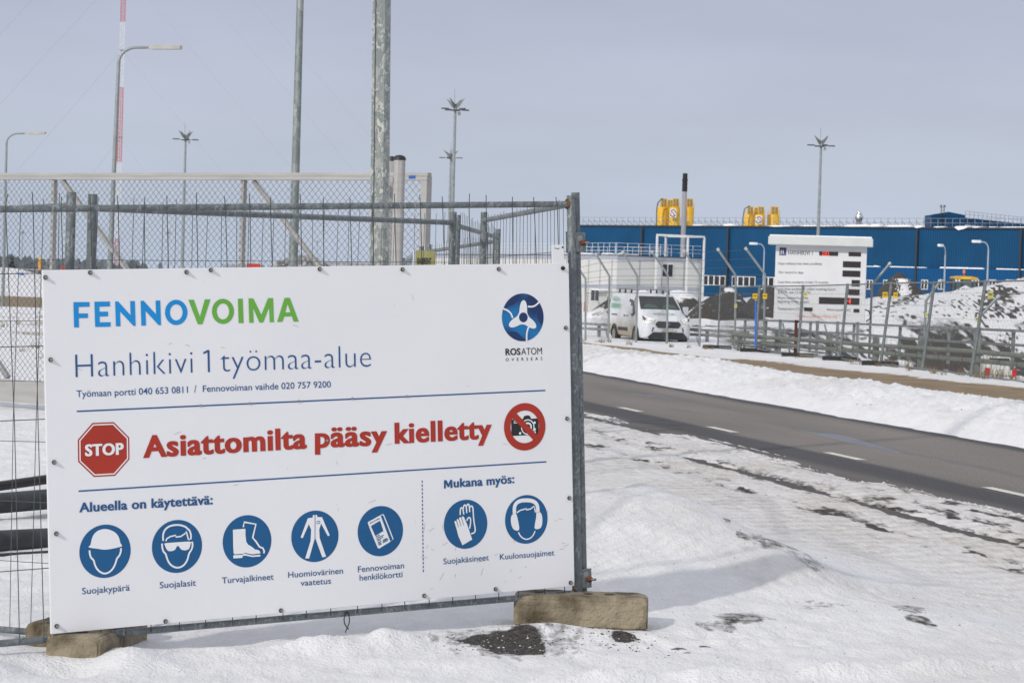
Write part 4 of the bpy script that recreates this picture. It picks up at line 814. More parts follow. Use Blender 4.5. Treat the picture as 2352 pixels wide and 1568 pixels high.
for o in SC.objects:
    if o.get('group') == g_ and o.location.y < 80: o.rotation_euler = (0, R_(1.05), 0)
p = px(672, 640, 40.); T = thing('pole', 'plain smooth grey pole rising out of the picture left of the spangled post', 'pole', (p.x, p.y, 0))
mb = MB(); mb.tube([(p.x, p.y, 0), (p.x, p.y, 12)], [.085, .045], 16); mb.build('pole_tube', POLE if 0 else galv('smooth_pole_steel', (.20, .23, .225), (.34, .37, .355), 14), T, True)
mb = MB(); mb.lathe([(.14, 0), (.14, .03), (.1, .04)], (p.x, p.y, 0), 12); mb.build('base_plate', LAMPST, T)

def high_mast():
    T = thing('floodlight_mast', 'x y z w', 'floodlight mast'); H = 18.
    DK = mat('floodlight_dark', (.07, .075, .08), .5, .2)
    mb = MB(); mb.tube([(0, 0, 0), (0, 0, H)], [.24, .13], 12); mb.build('pole', LAMPST, T, True, local=True)
    mb = MB(); mb.lathe([(.5, H - .12), (.55, H - .06), (.5, H)], (0, 0, 0), 12); mb.build('crown_ring', DK, T, True, local=True)
    for k in range(4):
        a = R_(8 + 90 * k); d = Vector((math.cos(a), math.sin(a), 0)); s = Vector((-d.y, d.x, 0))
        mb = MB(); mb.bar(d * .3 + Vector((0, 0, H - .06)), d * 1.0 + Vector((0, 0, H + .05)), .06, .06)
        c = d * 1.28 + Vector((0, 0, H + .02)); fr = Frame(c, d, s, d.cross(s)); mb.prism([(-.4, -.14), (-.25, -.24), (.25, -.22), (.42, -.08), (.42, .08), (.25, .22), (-.25, .24), (-.4, .14)], fr, -.05, .07); mb.build('floodlight', DK, T, local=True)
    for k in range(4):
        a = R_(30 + 90 * k); d = Vector((math.cos(a), math.sin(a), 0)); s = Vector((-d.y, d.x, 0)); z = Vector((0, 0, 1))
        mb = MB(); P = [z * (H + .05) + d * .12, z * (H + .35) + d * .5, z * (H + 1.15) + d * 1.1, z * (H + .75) + d * .45, z * (H + .55)]
        mb.add([p + s * .03 for p in P] + [p - s * .03 for p in P], [tuple(range(5)), tuple(range(5, 10))[::-1]] + [(i, 5 + i, 5 + (i + 1) % 5, (i + 1) % 5) for i in range(5)])
        mb.build('reflector_fin', mat('fin_grey', (.20, .21, .21), .5, .2), T, local=True)
    mb = MB(); mb.tube([(-.12, 0, H), (-.12, 0, H + 2.1)], .025, 6); mb.build('lightning_rod', LAMPST, T, local=True)
    mb = MB(); mb.box(.35, .6, -.1, .1, H - .55, H - .2); mb.build('control_box', mat('box_beige', (.45, .42, .36), .6), T, local=True); return T
M1 = high_mast(); g_ = 'floodlight masts'
place(M1, 418, 640, 270, (427, 321), .2, 18, 'floodlight mast with star shaped head, alone between the tall lamp and the smooth pole', g_, True)
place(M1, 1034, 655, 213, (1041, 252), .5, 18, 'tallest floodlight mast with star shaped head, in front of a lower one', g_)
place(M1, 1027, 655, 330, (1033, 363), 1.2, 18, 'lower floodlight mast with star shaped head right behind the tallest one', g_)
place(M1, 1874, 690, 240, (1886, 335), .1, 18, 'floodlight mast with star shaped head above the blue hall', g_)
for x, y, Y, rz, lb in ((52, 536, 620, .3, 'tiny distant floodlight mast at the far left behind the chain link gate'), (387, 536, 640, .9, 'tiny distant floodlight mast left of the lone mast pole'), (729, 556, 660, .4, 'tiny distant floodlight mast between the smooth pole and the spangled post')): place(M1, x - 2, 622, Y, (x, y), rz, 18, lb, g_)

def guyed_mast():
    Y = 900.; b_ = px(267.5, 622, Y); o = Vector((b_.x, b_.y, 0)); Ht = 165.
    m = bpy.data.materials.new('banded_red_white_paint'); m.use_nodes = True; t = m.node_tree; P = t.nodes['Principled BSDF']
    c = t.nodes.new('ShaderNodeTexCoord'); s = t.nodes.new('ShaderNodeSeparateXYZ'); t.links.new(c.outputs['Object'], s.inputs[0])
    z = lambda y: px(270, y, Y).z
    k = t.nodes.new('ShaderNodeMapRange'); k.inputs[2].default_value = Ht; t.links.new(s.outputs[2], k.inputs[0])
    r = t.nodes.new('ShaderNodeValToRGB'); r.color_ramp.interpolation = 'CONSTANT'; t.links.new(k.outputs[0], r.inputs[0])
    red, wh = (.52, .08, .07, 1), (.68, .69, .72, 1); e = r.color_ramp.elements; e[0].position = 0; e[0].color = red; e[1].position = z(549) / Ht; e[1].color = wh
    for yy, cc in ((374, red), (201, wh), (52, red), (-120, wh)): q_ = r.color_ramp.elements.new(z(yy) / Ht); q_.color = cc
    t.links.new(r.outputs[0], P.inputs['Base Color'])
    T = thing('radio_mast', 'very tall thin lattice mast painted in red and white bands, held by guy wires', 'mast', o); mb = MB(); a = .78
    cs = [Vector((a, -a, 0)), Vector((a, a, 0)), Vector((-a, a, 0)), Vector((-a, -a, 0))]
    for q in cs: mb.tube([o + q, o + q + Vector((0, 0, Ht))], .08, 5)
    zz = 0; st = 1.6
    while zz < Ht - st:
        for i in range(4): mb.tube([o + cs[i] + Vector((0, 0, zz)), o + cs[(i + 1) % 4] + Vector((0, 0, zz + st))], .05, 3, False)
        zz += st
    mb.tube([o, o + Vector((0, 0, Ht))], .10, 6)
    mb.build('lattice', m, T)
    for yy in (116, 315): zt = z(yy); MB().lathe([(1.2, 0), (1.3, .15), (1.2, .3)], o + Vector((0, 0, zt)), 8).build('platform', mat('mast_platform', (.35, .33, .34), .6), T)
    gw = mat('guy_wire_steel', (.30, .31, .33), .5, .3); g0 = px(262, 622, Y)
    for yy, dl, dr in ((315, 35, 42), (116, 70, 78), (-70, 102, 108), (-230, 128, 132), (-330, 150, 152)):
        zt = z(yy)
        for d in (-dl, dr): mb = MB(); mb.tube([o + Vector((0, 0, zt)), o + Vector((d, -10, 0))], .035, 3, False); mb.build('guy_wire', gw, T)
guyed_mast()

# ------------------------------------------------------------------ right side: fences, railings, notice board
RP = [((1654, 658), (1647, 806)), ((1745, 655), (1735, 811)), ((1845, 654), (1832, 824)), ((1947, 651), (1928, 834)), ((2048, 647), (2021, 848)), ((2146, 646), (2117, 859)), ((2264, 643), (2228, 874)), ((2400, 640), (2356, 892))]
YS = np.linspace(67, 42.6, 8); RB, RT_ = [], []
for (t, b_), Y in zip(RP, YS): q = px(*b_, Y); RB.append(q); RT_.append(px(*t, Y))
ordn = ('first', 'second', 'third', 'fourth', 'fifth', 'sixth', 'last')
for i in range(7):
    a, b_ = RB[i], RB[i + 1]; d = (b_ - a).normalized() * .04
    panel('leaning mesh fence panel on the far roadside, %s of seven from the left' % ordn[i], a + d, b_ - d, RT_[i] + d, RT_[i + 1] - d, 30 + i, .0, .004, .085, r=.0027, group='leaning fence panels beyond the road', pr=.024, lo=.12, up=.03)
for i in (0, 1, 2, 3, 4):
    q = RB[i].copy(); q.z = max(tz(q.x, q.y) - .03, q.z - .08); T = thing('rubber_foot', ('black fence foot under the leaning fence, ' + ('farthest left', 'below the blue stake', 'left of the notice board legs', 'right of the notice board legs', 'nearest the bare shrub')[i]), 'fence foot', q, 'black fence feet')
    mb = MB(); fr = Frame(q, (.9, -.35, 0), (.35, .9, 0), (0, 0, 1)); mb.prism([(-.42, -.1), (-.36, -.14), (.36, -.14), (.42, -.1), (.42, .1), (.36, .14), (-.36, .14), (-.42, .1)], fr, 0, .13); mb.build('block', RUBBER, T, bevel=.015)
    mb = MB(); mb.obox(q, fr.u, fr.v, fr.n, (-.3, -.1), (-.03, .03), (.131, .136)); mb.build('slot', mat('slot_dark', (.01, .01, .01), .9), T)
# yellow tags on the leaning fence
for x, y, w, h, m, lb in ((1734, 680, 11, 12, YEL, 'yellow tag on the fence just left of the notice board, beside the blue stake'), (1757, 680, 10, 12, YEL, 'yellow tag touching the left edge of the notice board'), (1850, 676, 9, 10, PALEY, 'pale yellow tag in front of the notice board face'), (2033, 677, 12, 13, YEL, 'left one of two yellow tags on a post right of the notice board'), (2057, 678, 10, 13, YEL, 'right one of two yellow tags on a post right of the notice board'), (2275, 677, 13, 18, PALEY, 'large pale yellow tag on the fence near the right edge'), (2128, 723, 6, 10, PALEY, 'narrow yellow tag on a leaning post above the railing'), (2243, 733, 5, 12, PALEY, 'narrow yellow tag on the post nearest the right edge'), (1690, 702, 6, 8, PALEY, 'small greenish tag low on the bent post left of the blue stake')):
    k = np.interp(x, [1650, 1740, 1840, 1940, 2040, 2130, 2250], YS[:7]) - .1; p = px(x, y, k); s = k / F_PX
    T = thing('warning_tag', lb, 'tag', p, 'small tags on the fences'); mb = MB(); mb.box(p.x - w * s / 2, p.x + w * s / 2, p.y - .006, p.y, p.z - h * s / 2, p.z + h * s / 2); mb.build('plate', m, T)
    mb = MB(); mb.box(p.x - w * s * .3, p.x + w * s * .3, p.y - .009, p.y - .007, p.z - h * s * .05, p.z + h * s * .14); mb.build('print', mat('tag_print', (.16, .12, .02), .7), T)
p, q = px(1735, 797, 61.3), px(1736, 690, 61.3); T = thing('marker_stake', 'thin bright blue marker stake standing beside the leaning fence', 'stake', p)
mb = MB(); mb.tube([p, q], .024, 8); mb.build('stake', mat('stake_blue', (.02, .14, .62), .5), T); mb = MB(); mb.lathe([(.026, 0), (.03, .02), (.02, .03)], q, 8); mb.build('cap', YEL, T)
# fence of bent posts carrying barbed wire
def bent_fence():
    P = [((1317, 600, 1345, 640), (1345, 778), 74.5), ((1369, 584, 1400, 634), (1397, 786), 74), ((1431, 580, 1464, 634), (1461, 790), 73.2), ((1498, 579, 1534, 632), (1532, 797), 72), ((1572, 577, 1609, 634), (1607, 800), 70.5), ((1650, 574, 1690, 632), (1688, 806), 69), ((1714, 572, 1757, 630), (1754, 815), 67.4)]
    T = thing('security_fence', 'row of grey steel posts with cranked tops and barbed wire in front of the van', 'fence', px(1530, 797, 72)); tops = []; W_ = []
    for (x0, y0, x1, y1), (xb, yb), Y in P:
        t, k, b_ = px(x0, y0, Y), px(x1, y1, Y), px(xb, yb, Y); mid_ = k + (t - k).normalized() * .12; kd = k + (b_ - k).normalized() * .14
        mb = MB(); mb.tube([b_ - Vector((0, 0, .2)), kd, k * .9 + mid_ * .05 + kd * .05, mid_, t], .034, 10); mb.build('post', LAMPST, T, True)
        mb = MB(); d = (t - k).normalized(); mb.tube([t - d * .03, t + d * .06], .045, 10); mb.build('post_cap', mat('cap_grey', (.5, .5, .5), .6), T, True)
        tops.append((t, k, b_))
    mb = MB()
    for f in (.05, .38, .7): mb.tube([k.lerp(t, 1 - f) for t, k, b_ in tops], .006, 3)
    for f in (.0, .06, .13, .24): mb.tube([k.lerp(b_, f) for t, k, b_ in tops], .006 if f < .2 else .009, 3)
    mb.build('barbed_wire', WIRE, T)
    mb = MB()
    for (t, k, b_), (t2, k2, b2) in zip(tops[:-1], tops[1:]):
        m_ = 46
        for i in range(m_):
            f = i / m_; a = k.lerp(b_, .24).lerp(k2.lerp(b2, .24), f); c = b_.lerp(b2, f); g = min(1, f + .62); c2 = b_.lerp(b2, g); a2 = k.lerp(b_, .24).lerp(k2.lerp(b2, .24), g)
            mb.tube([a, c2], .0012, 3, False); mb.tube([c, a2], .0012, 3, False)
    mb.build('chain_link', WIRE, T); return tops
BT = bent_fence()
# three more bent posts standing behind the leaning fence
def bent_post(label, t, k, b_, Y):
    t, k, b_ = px(*t, Y), px(*k, Y), px(*b_, Y); T = thing('bent_post', label, 'fence post', b_, 'single bent posts behind the railing'); mid_ = k + (t - k).normalized() * .1; kd = k + (b_ - k).normalized() * .1
    mb = MB(); mb.tube([b_, kd, k * .9 + mid_ * .05 + kd * .05, mid_, t], .034, 10); mb.build('post', LAMPST, T, True); d = (t - k).normalized(); mb = MB(); mb.tube([t - d * .03, t + d * .05], .045, 10); mb.build('post_cap', mat('cap_grey', (.5,) * 3), T, True)
bent_post('bent grey fence post leaning to the right just right of the notice board', (2043, 606), (2003, 654), (1996, 822), 64)
bent_post('bent grey fence post with crooked top left of the yellow tractor', (2160, 646), (2127, 690), (2120, 845), 58)
bent_post('bent grey fence post before the dark heap at the right', (2292, 682), (2250, 728), (2240, 862), 52)
# pipe barrier and railing
def lin(pts, ys): return [px(x, y, Y) for (x, y), Y in zip(pts, ys)]
ZP = lambda x: np.interp(x, [1660, 2420], [66.5, 43.2])
PIPEB = mat('dull_pipe_grey', (.20, .21, .175), .6, .2, .12, 3)
def barrier():
    T = thing('pipe_barrier', 'barrier of two thick grey horizontal pipes joined by a bend at its left end', 'barrier', px(2000, 840, ZP(2000)))
    A = [(1685, 767), (1715, 771), (2027, 794), (2246, 808), (2420, 823)]; B = [(1685, 783), (1715, 786), (2027, 810), (2246, 828), (2420, 844)]
    pa = [px(x, y, ZP(x)) for x, y in A]; pb = [px(x, y, ZP(x)) for x, y in B]; r = .052
    mb = MB(); mb.tube(pa, r, 14); mb.build('pipe', PIPEB, T, True); mb = MB(); mb.tube(pb, r, 14); mb.build('pipe', PIPEB, T, True)
    c = (pa[0] + pb[0]) / 2; rad = (pa[0] - pb[0]).length / 2; d = (pa[0] - pa[1]).normalized(); u = (pa[0] - pb[0]).normalized()
    mb = MB(); mb.tube([c + u * rad * math.cos(a) + d * rad * math.sin(a) for a in np.linspace(0, math.pi, 9)], r, 14); mb.build('pipe_bend', PIPEB, T, True)
    for x, yt, yb in ((1700, 764, 815), (1787, 757, 824), (1905, 765, 840), (2013, 770, 850), (2117, 770, 860), (2245, 752, 884), (2400, 772, 905)):
        Y = ZP(x) + .12; a, b_ = px(x, yt, Y), px(x - 3, yb, Y); mb = MB(); mb.bar(b_, a, .15, .10, (0, 1, 0)); mb.build('post', galv('post_galv', (.20, .215, .205), (.30, .32, .305), 9), T)
    mb = MB()
    for k in np.linspace(.08, .95, 16):
        i = min(int(k * 4), 3); q = pb[0].lerp(pb[-1], k) ; d2 = (pb[-1] - pb[0]).normalized(); f = k * 4 - i; q = pb[i].lerp(pb[i + 1], f); mb.tube([q - d2 * .015, q + d2 * .015], r * 1.09, 12)
    mb.build('joint_bands', mat('joint_dark', (.06, .06, .055), .7), T)
barrier()
def railing():
    T = thing('guard_railing', 'railing of two flat grey rails on slim posts just behind the thick pipes', 'railing', px(2000, 830, ZP(2000) + 1.4))
    A = [(1690, 733), (1850, 739), (1977, 744), (2152, 752), (2420, 763)]; B = [(1690, 752), (1850, 761), (1977, 768), (2152, 782), (2420, 797)]
    RM = galv('rail_galv', (.22, .24, .235), (.32, .345, .335), 6)
    for pts in (A, B):
        q = [px(x, y, ZP(x) + 1.4) for x, y in pts]; mb = MB()
        for a, b_ in zip(q[:-1], q[1:]): mb.bar(a, b_, .09, .055)
        mb.build('rail', RM, T)
    for x in (1712, 1760, 1862, 1962, 2068, 2180, 2328):
        Y = ZP(x) + 1.45; yt = np.interp(x, [p[0] for p in A], [p[1] for p in A]) + 2; a = px(x, yt, Y); b_ = px(x - 3, yt + 4200 / Y, Y); mb = MB(); mb.bar(b_, a, .07, .05, (0, 1, 0)); mb.build('post', RM, T)
railing()
def roadside_rail():
    T = thing('roadside_barrier', 'low steel guard rail passing behind the white van', 'guard rail', px(1500, 775, 93)); RM = galv('rail_galv')
    Q0 = [(1250, 736), (1340, 743), (1500, 752), (1590, 757), (1720, 763)]
    for dy in (0, 11):
        mb = MB(); q = [px(x, y + dy, 96 - (x - 1340) * .012) for x, y in Q0]
        for a, b_ in zip(q[:-1], q[1:]): mb.bar(a, b_, .06, .11)
        mb.build('rail', RM, T)
    for x in (1280, 1376, 1500, 1624): y = np.interp(x, [p[0] for p in Q0], [p[1] for p in Q0]); Y = 96 - (x - 1340) * .012 + .1; mb = MB(); mb.bar(px(x, y + 32, Y), px(x, y - 2, Y), .14, .1, (0, 1, 0)); mb.build('post', RM, T)
roadside_rail()

zN = zc(2800, 700, 1.96)
def notice_board():
    Y0 = 62.4; BL, BR = px(*zN(197, 975), Y0), px(*zN(866, 992), Y0 - .4); u = BR - BL; W_ = u.length; TL = px(*zN(207, 420), Y0); H = TL.z - BL.z
    u.z = 0; u.normalize(); fr = Frame(BL, u, (0, 0, 1), (u.y, -u.x, 0)); q = lambda x, y: fr.uv(*zN(x, y))
    T = thing('notice_board', 'white roofed information board on steel legs with black display slots', 'board', (BL + BR) / 2 - Vector((0, 0, 1.0)))
    MB().prism([(0, 0), (W_, 0), (W_, H), (0, H)], fr, -.22, 0).build('cabinet', mat('board_white', (.72, .73, .74), .5, 0, .03, 2), T, bevel=.01)
    rf = MB(); rf.prism([(-.2, H - .02), (W_ + .16, H - .02), (W_ + .16, H + .20), (-.2, H + .20)], fr, -.5, .30); rf.build('roof', mat('roof_white', (.62, .64, .63), .5, 0, .05, 3), T, bevel=.02)
    MB().prism([(-.17, H + .201), (W_ + .13, H + .201), (W_ + .13, H + .255), (-.17, H + .25)], fr, -.47, .27).build('roof_snow', mat('fresh_snow', (.84, .85, .87), .8, 0, .03, 4, .2, 20), T, bevel=.025)
    BK = mat('display_black', (.03, .022, .022), .35)
    for x0, y0, x1, y1 in ((533, 478, 672, 507), (749, 482, 840, 512), (707, 549, 838, 594), (704, 617, 835, 662), (771, 686, 832, 732), (748, 754, 830, 797), (531, 815, 829, 864), (421, 887, 484, 914), (785, 898, 828, 924)):
        a, b_ = q(x0, (y0 + y1) / 2), q(x1, (y0 + y1) / 2); h = (y1 - y0) / 1.96 * PV * Y0 / F_PX / 2; v = (a[1] + b_[1]) / 2
        MB().prism([(a[0], v - h), (b_[0], v - h), (b_[0], v + h), (a[0], v + h)], fr, .0005, .012).build('display', BK, T)
    LED = mat('red_led', (.5, .02, .01), .5, emit=((1, .05, .02), 2.0)); mb = MB()
    for x in (560, 586):
        pts = [q(x, 480), q(x + 16, 480), q(x + 16, 505), q(x, 505)]; stroke(mb, pts, .012, fr, .014, True)
    stroke(mb, [q(742, 840), q(757, 840)], .022, fr, .014); stroke(mb, [q(760, 822), q(759, 860)], .022, fr, .014); mb.build('led_digits', LED, T)
    a, b_ = q(240, 503), q(292, 448); LG = mat('logo_navy', (.02, .045, .14), .5); lo = MB().prism([(a[0], a[1]), (b_[0], a[1]), (b_[0], b_[1]), (a[0], b_[1])], fr, .0005, .006).build('logo', LG, T)
    mb = MB(); s = (b_[0] - a[0]); x0, y0 = a
    for pts, w in (([(.25, .2), (.25, .85)], .09), ([(.13, .2), (.36, .2)], .06), ([(.13, .6), (.25, .6)], .06), ([(.25, .5), (.55, .55)], .07), ([(.58, .22), (.58, .8)], .09), ([(.46, .22), (.7, .22)], .06), ([(.80, .2), (.87, .2)], .08)): stroke(mb, [(x0 + s * p_[0], y0 + s * p_[1]) for p_ in pts], w * s, fr, .008)
    mb.build('logo_mark', WHT, lo)
    GT = mat('board_grey_text', (.07, .07, .075), .6); NV = mat('board_navy_text', (.03, .05, .12), .6); OR = mat('board_orange_text', (.75, .17, .06), .6)
    def tx(body, x0, x1, y, cap, m, off=.012, y2=None): mb = MB(); letters(mb, body, fr, q(x0, y), q(x1, y2 or y + 3), cap, .002, off); mb.build('lettering', m, T)
    tx('HANHIKIVI 1', 305, 485, 500, .115, NV, .01)
    for t_, x0, x1, y in (('Days without lost time accidents', 233, 553, 573), ('Our record in days', 233, 417, 637), ('Lost time accidents in last 12 months', 232, 600, 709), ('Lost time accidents / million working hours', 230, 652, 760), ('(LTIFR, last 12 months)', 230, 470, 783), ('Hours worked from the', 228, 452, 824), ('beginning of the project', 228, 460, 851), ('Temperature (°C)', 228, 400, 905), ('Wind speed (m/s)', 586, 765, 912)): tx(t_, x0, x1, y, .07, GT)
    tx('Have a safe working day !', 370, 685, 960, .075, OR, .012)
    for x in (.18, .62, 1.2, 1.75, 2.3): mb = MB(); mb.bar(fr.pt(x, -1.15, -.15), fr.pt(x, -.002, -.15), .08, .06, (0, 1, 0)); mb.build('leg', LAMPST if x != .62 else RUST, T)
    mb = MB()
    for x in (.25, 1.4): mb.bar(fr.pt(x, -.1, -.16), fr.pt(x + .3, -1.1, .3), .04, .04, (1, 0, 0))
    mb.build('stay', LAMPST, T)
    mb = MB(); mb.tube([fr.pt(W_ + .0, .35, -.1), fr.pt(W_ + .12, .3, -.1), fr.pt(W_ + .16, .12, -.1), fr.pt(W_ + .04, .02, -.1)], .018, 6); mb.build('cable', BLACKP, T, True)
notice_board()

# ------------------------------------------------------------------ blue hall and what stands on or behind it
def blue_mat(name, col):
    m = bpy.data.materials.new(name); m.use_nodes = True; t = m.node_tree; L = t.links.new; P = t.nodes['Principled BSDF']; P.inputs['Roughness'].default_value = .55; P.inputs['Specular IOR Level'].default_value = .2
    c = t.nodes.new('ShaderNodeTexCoord'); w = t.nodes.new('ShaderNodeTexWave'); w.inputs['Scale'].default_value = 1.3; L(c.outputs['Object'], w.inputs[0])
    r = t.nodes.new('ShaderNodeValToRGB'); L(w.outputs[0], r.inputs[0]); r.color_ramp.elements[0].color = (*[k * .84 for k in col], 1); r.color_ramp.elements[1].color = (*[k * 1.1 for k in col], 1)
    n = t.nodes.new('ShaderNodeTexNoise'); n.inputs['Scale'].default_value = .25; n.inputs['Detail'].default_value = 5; L(c.outputs['Object'], n.inputs[0])
    k = t.nodes.new('ShaderNodeValToRGB'); L(n.outputs[0], k.inputs[0]); k.color_ramp.elements[0].color = (.88, .88, .88, 1); k.color_ramp.elements[1].color = (1.12, 1.12, 1.12, 1); k.color_ramp.elements[0].position = .3; k.color_ramp.elements[1].position = .7
    x = t.nodes.new('ShaderNodeMixRGB'); x.blend_type = 'MULTIPLY'; x.inputs[0].default_value = 1; L(r.outputs[0], x.inputs[1]); L(k.outputs[0], x.inputs[2]); L(x.outputs[0], P.inputs['Base Color'])
    b = t.nodes.new('ShaderNodeBump'); b.inputs['Strength'].default_value = .4; b.inputs['Distance'].default_value = .1; L(w.outputs[0], b.inputs['Height']); L(b.outputs[0], P.inputs['Normal'])
    MATS[name] = m; return m
BLUEW = blue_mat('blue_cladding', (.003, .060, .150)); BLUEL = blue_mat('lighter_blue_cladding', (.003, .072, .200))
TRIM = mat('dark_trim', (.025, .028, .035), .6); SNOWM = mat('fresh_snow', (.84, .85, .87), .8, 0, .03, 4, .2, 20); DARKG = mat('dark_glass', (.022, .024, .03), .15, 0, .3, .6); WFR = mat('window_white', (.70, .71, .70), .5)
RAILM = mat('roof_rail_grey', (.25, .27, .30), .5, .2)
def hall():
    a, b_ = px(1326, 520, 318), px(2352, 525, 268); u = b_ - a; u.z = 0; u = u.normalized(); W_ = 95.; z0 = -1.5; H = a.z - z0
    fr = Frame((a.x, a.y, z0), u, (0, 0, 1), (u.y, -u.x, 0)); q = lambda x, y, c=0.: fr.uv(x, y, c)
    T = thing('industrial_hall', 'long dark blue industrial hall with corrugated walls and snow along its roof edge', 'building', fr.pt(W_ / 2, 0, -7))
    MB().prism([(0, 0), (W_, 0), (W_, H), (0, H)], fr, -14, 0).build('wall', BLUEW, T)
    MB().prism([(-.15, H), (W_, H), (W_, H + .22), (-.15, H + .22)], fr, -14.1, .18).build('roof_edge', TRIM, T)
    x0 = q(1985, 612)[0]; yb = q(2200, 617)[1]
    MB().prism([(x0, 0), (W_, 0), (W_, yb), (x0, yb)], fr, .002, .35).build('lower_wall', BLUEL, T)
    rnd = random.Random(4); mb = MB(); k = x0
    while k < W_: l = rnd.uniform(.6, 5); mb.prism([(k, yb + .002), (k + l, yb + .002), (k + l - .1, yb + rnd.uniform(.08, .2)), (k + .1, yb + rnd.uniform(.06, .2))], fr, .05, .4); k += l + max(0, rnd.uniform(-1, 2.2))
    mb.build('ledge_snow', SNOWM, T)
    xs = q(1700, 520)[0]; mb = MB(); k = q(1590, 520)[0]
    while k < W_:
        l = rnd.uniform(.5, 4.5); h = rnd.uniform(.05, .30) ; d = rnd.uniform(.0, .35) if rnd.random() < .3 else 0
        P = [(k, H + .225), (k + l * .3, H + .2 - d), (k + l * .7, H + .22 - d * .6), (k + l, H + .225), (k + l * .8, H + .24 + h), (k + l * .2, H + .24 + h * .8)]
        mb.prism(P, fr, -.4, .26); k += l + (rnd.uniform(1, 9) if k < xs else rnd.uniform(-.3, 1.6))
    mb.build('roof_snow', SNOWM, T)
    for x in (1478, 1676, 2110, 2349): k = q(x, 560)[0]; mb = MB(); mb.prism([(k - .13, 0), (k + .13, 0), (k + .13, H), (k - .13, H)], fr, .36, .5); mb.build('downpipe', TRIM, T)
    mb = MB()
    for h in (.55, 1.1): mb.tube([fr.pt(0, H + .2 + h, -.6), fr.pt(W_, H + .2 + h, -.6)], .03, 4)
    k = .5
    while k < W_: mb.tube([fr.pt(k, H + .2, -.6), fr.pt(k, H + 1.3, -.6)], .04, 4); mb.tube([fr.pt(k, H + .95, -.6), fr.pt(k + .3, H + .2, -1.4)], .03, 4); k += 1.05
    mb.build('roof_railing', RAILM, T)
    for xa, xb, ya, yc, n in ((1614.7, 1667.4, 634, 654, 4), (1681.6, 1736, 635.5, 657, 4), (1752, 1806, 637, 659, 4)):
        (ua, va), (ub, vb_) = q(xa, yc), q(xb, ya); vv = (va + vb_) / 2; hh = 1.28 / 2 + .02
        f = MB().prism([(ua, vv - hh), (ub, vv - hh), (ub, vv + hh), (ua, vv + hh)], fr, .0, .10).build('window', WFR, T); w = (ub - ua) / n
        for i in range(n): MB().prism([(ua + w * i + .1, vv - hh + .09), (ua + w * (i + 1) - .1, vv - hh + .09), (ua + w * (i + 1) - .1, vv + hh - .09), (ua + w * i + .1, vv + hh - .09)], fr, .101, .112).build('pane', DARKG, f)
    for x in (1993, 2032, 2080, 2119, 2158, 2197, 2236, 2275, 2314, 2353):
        (ua, va), (ub, vb_) = q(x, 665), q(x + 18, 642); vv = (va + vb_) / 2 - .02; w, hh = .98, 1.2; uc = (ua + ub) / 2; ua, ub = uc - w / 2, uc + w / 2
        f = MB().prism([(ua, vv - hh / 2), (ub, vv - hh / 2), (ub, vv + hh / 2), (ua, vv + hh / 2)], fr, .351, .45).build('window', WFR, T)
        for i in range(2): MB().prism([(ua + .08 + i * .47, vv - hh / 2 + .09), (ua + .40 + i * .47, vv - hh / 2 + .09), (ua + .40 + i * .47, vv + hh / 2 - .09), (ua + .08 + i * .47, vv + hh / 2 - .09)], fr, .451, .46).build('pane', DARKG, f)
    # roof ventilator
    p = px(1972.5, 520, 288); z = H + z0 + .22; TV = thing('roof_ventilator', 'shiny steel ventilator cowl standing on the blue hall roof', 'ventilator', (p.x, p.y, z))
    MB().lathe([(.33, 0), (.33, .45)], (p.x, p.y, z), 16).build('base_tube', LAMPST, TV, True)
    MB().lathe([(.34, .45), (.34, .75), (.55, 1.2), (.55, 1.3), (.32, 1.75), (.28, 1.9), (.1, 1.95)], (p.x, p.y, z), 18).build('cowl', mat('shiny_steel', (.55, .56, .57), .25, .9, .08, 4), TV, True)
    # head house and sloping gallery
    TH = thing('conveyor_house', 'blue gabled head house rising above the hall roof with a sloping gallery', 'building', px(2180, 522, 292)); Y = 292.
    L_ = [px(2140, 522, Y), px(2217, 524, Y), px(2217, 494, Y), px(2179, 486.5, Y), px(2140, 493, Y)]; L_ = [Vector((p_.x, p_.y, p_.z)) for p_ in L_]; L_[0].z = L_[1].z = z - .2
    bk = [p_ + Vector((0, 5, 0)) for p_ in L_]; mb = MB(); mb.add(L_ + bk, [(0, 1, 2, 3, 4), (9, 8, 7, 6, 5)] + [(i, 5 + i, 5 + (i + 1) % 5, (i + 1) % 5) for i in range(5)]); mb.build('wall', BLUEW, TH)
    a, b2 = px(2217, 500, Y + 1), px(2480, 528, Y + 12); a2, c2 = px(2217, 514, Y + 1), px(2480, 542, Y + 12); o = Vector((0, 3, 0))
    mb = MB(); mb.add([a2, c2, b2, a, a2 + o, c2 + o, b2 + o, a + o], [(0, 1, 2, 3), (7, 6, 5, 4), (3, 2, 6, 7), (0, 4, 5, 1), (0, 3, 7, 4), (1, 5, 6, 2)]); mb.build('gallery', BLUEW, TH)
    mb = MB()
    for i in range(28): f = i / 27; p_ = a.lerp(b2, f); mb.tube([p_, p_ + Vector((0, 0, .85))], .035, 4)
    for h in (.45, .85): mb.tube([a + Vector((0, 0, h)), b2 + Vector((0, 0, h))], .025, 4)
    mb.build('gallery_railing', RAILM, TH)
    mb = MB(); p_ = px(2164, 522, Y - .3)
    for dx in (-.16, .16): mb.tube([(p_.x + dx, p_.y, z), (p_.x + dx, p_.y, z + 3.3)], .035, 4)
    for i in range(9): mb.tube([(p_.x - .16, p_.y, z + .3 + i * .33), (p_.x + .16, p_.y, z + .3 + i * .33)], .03, 4)
    mb.build('ladder', TRIM, TH)
    mb = MB()
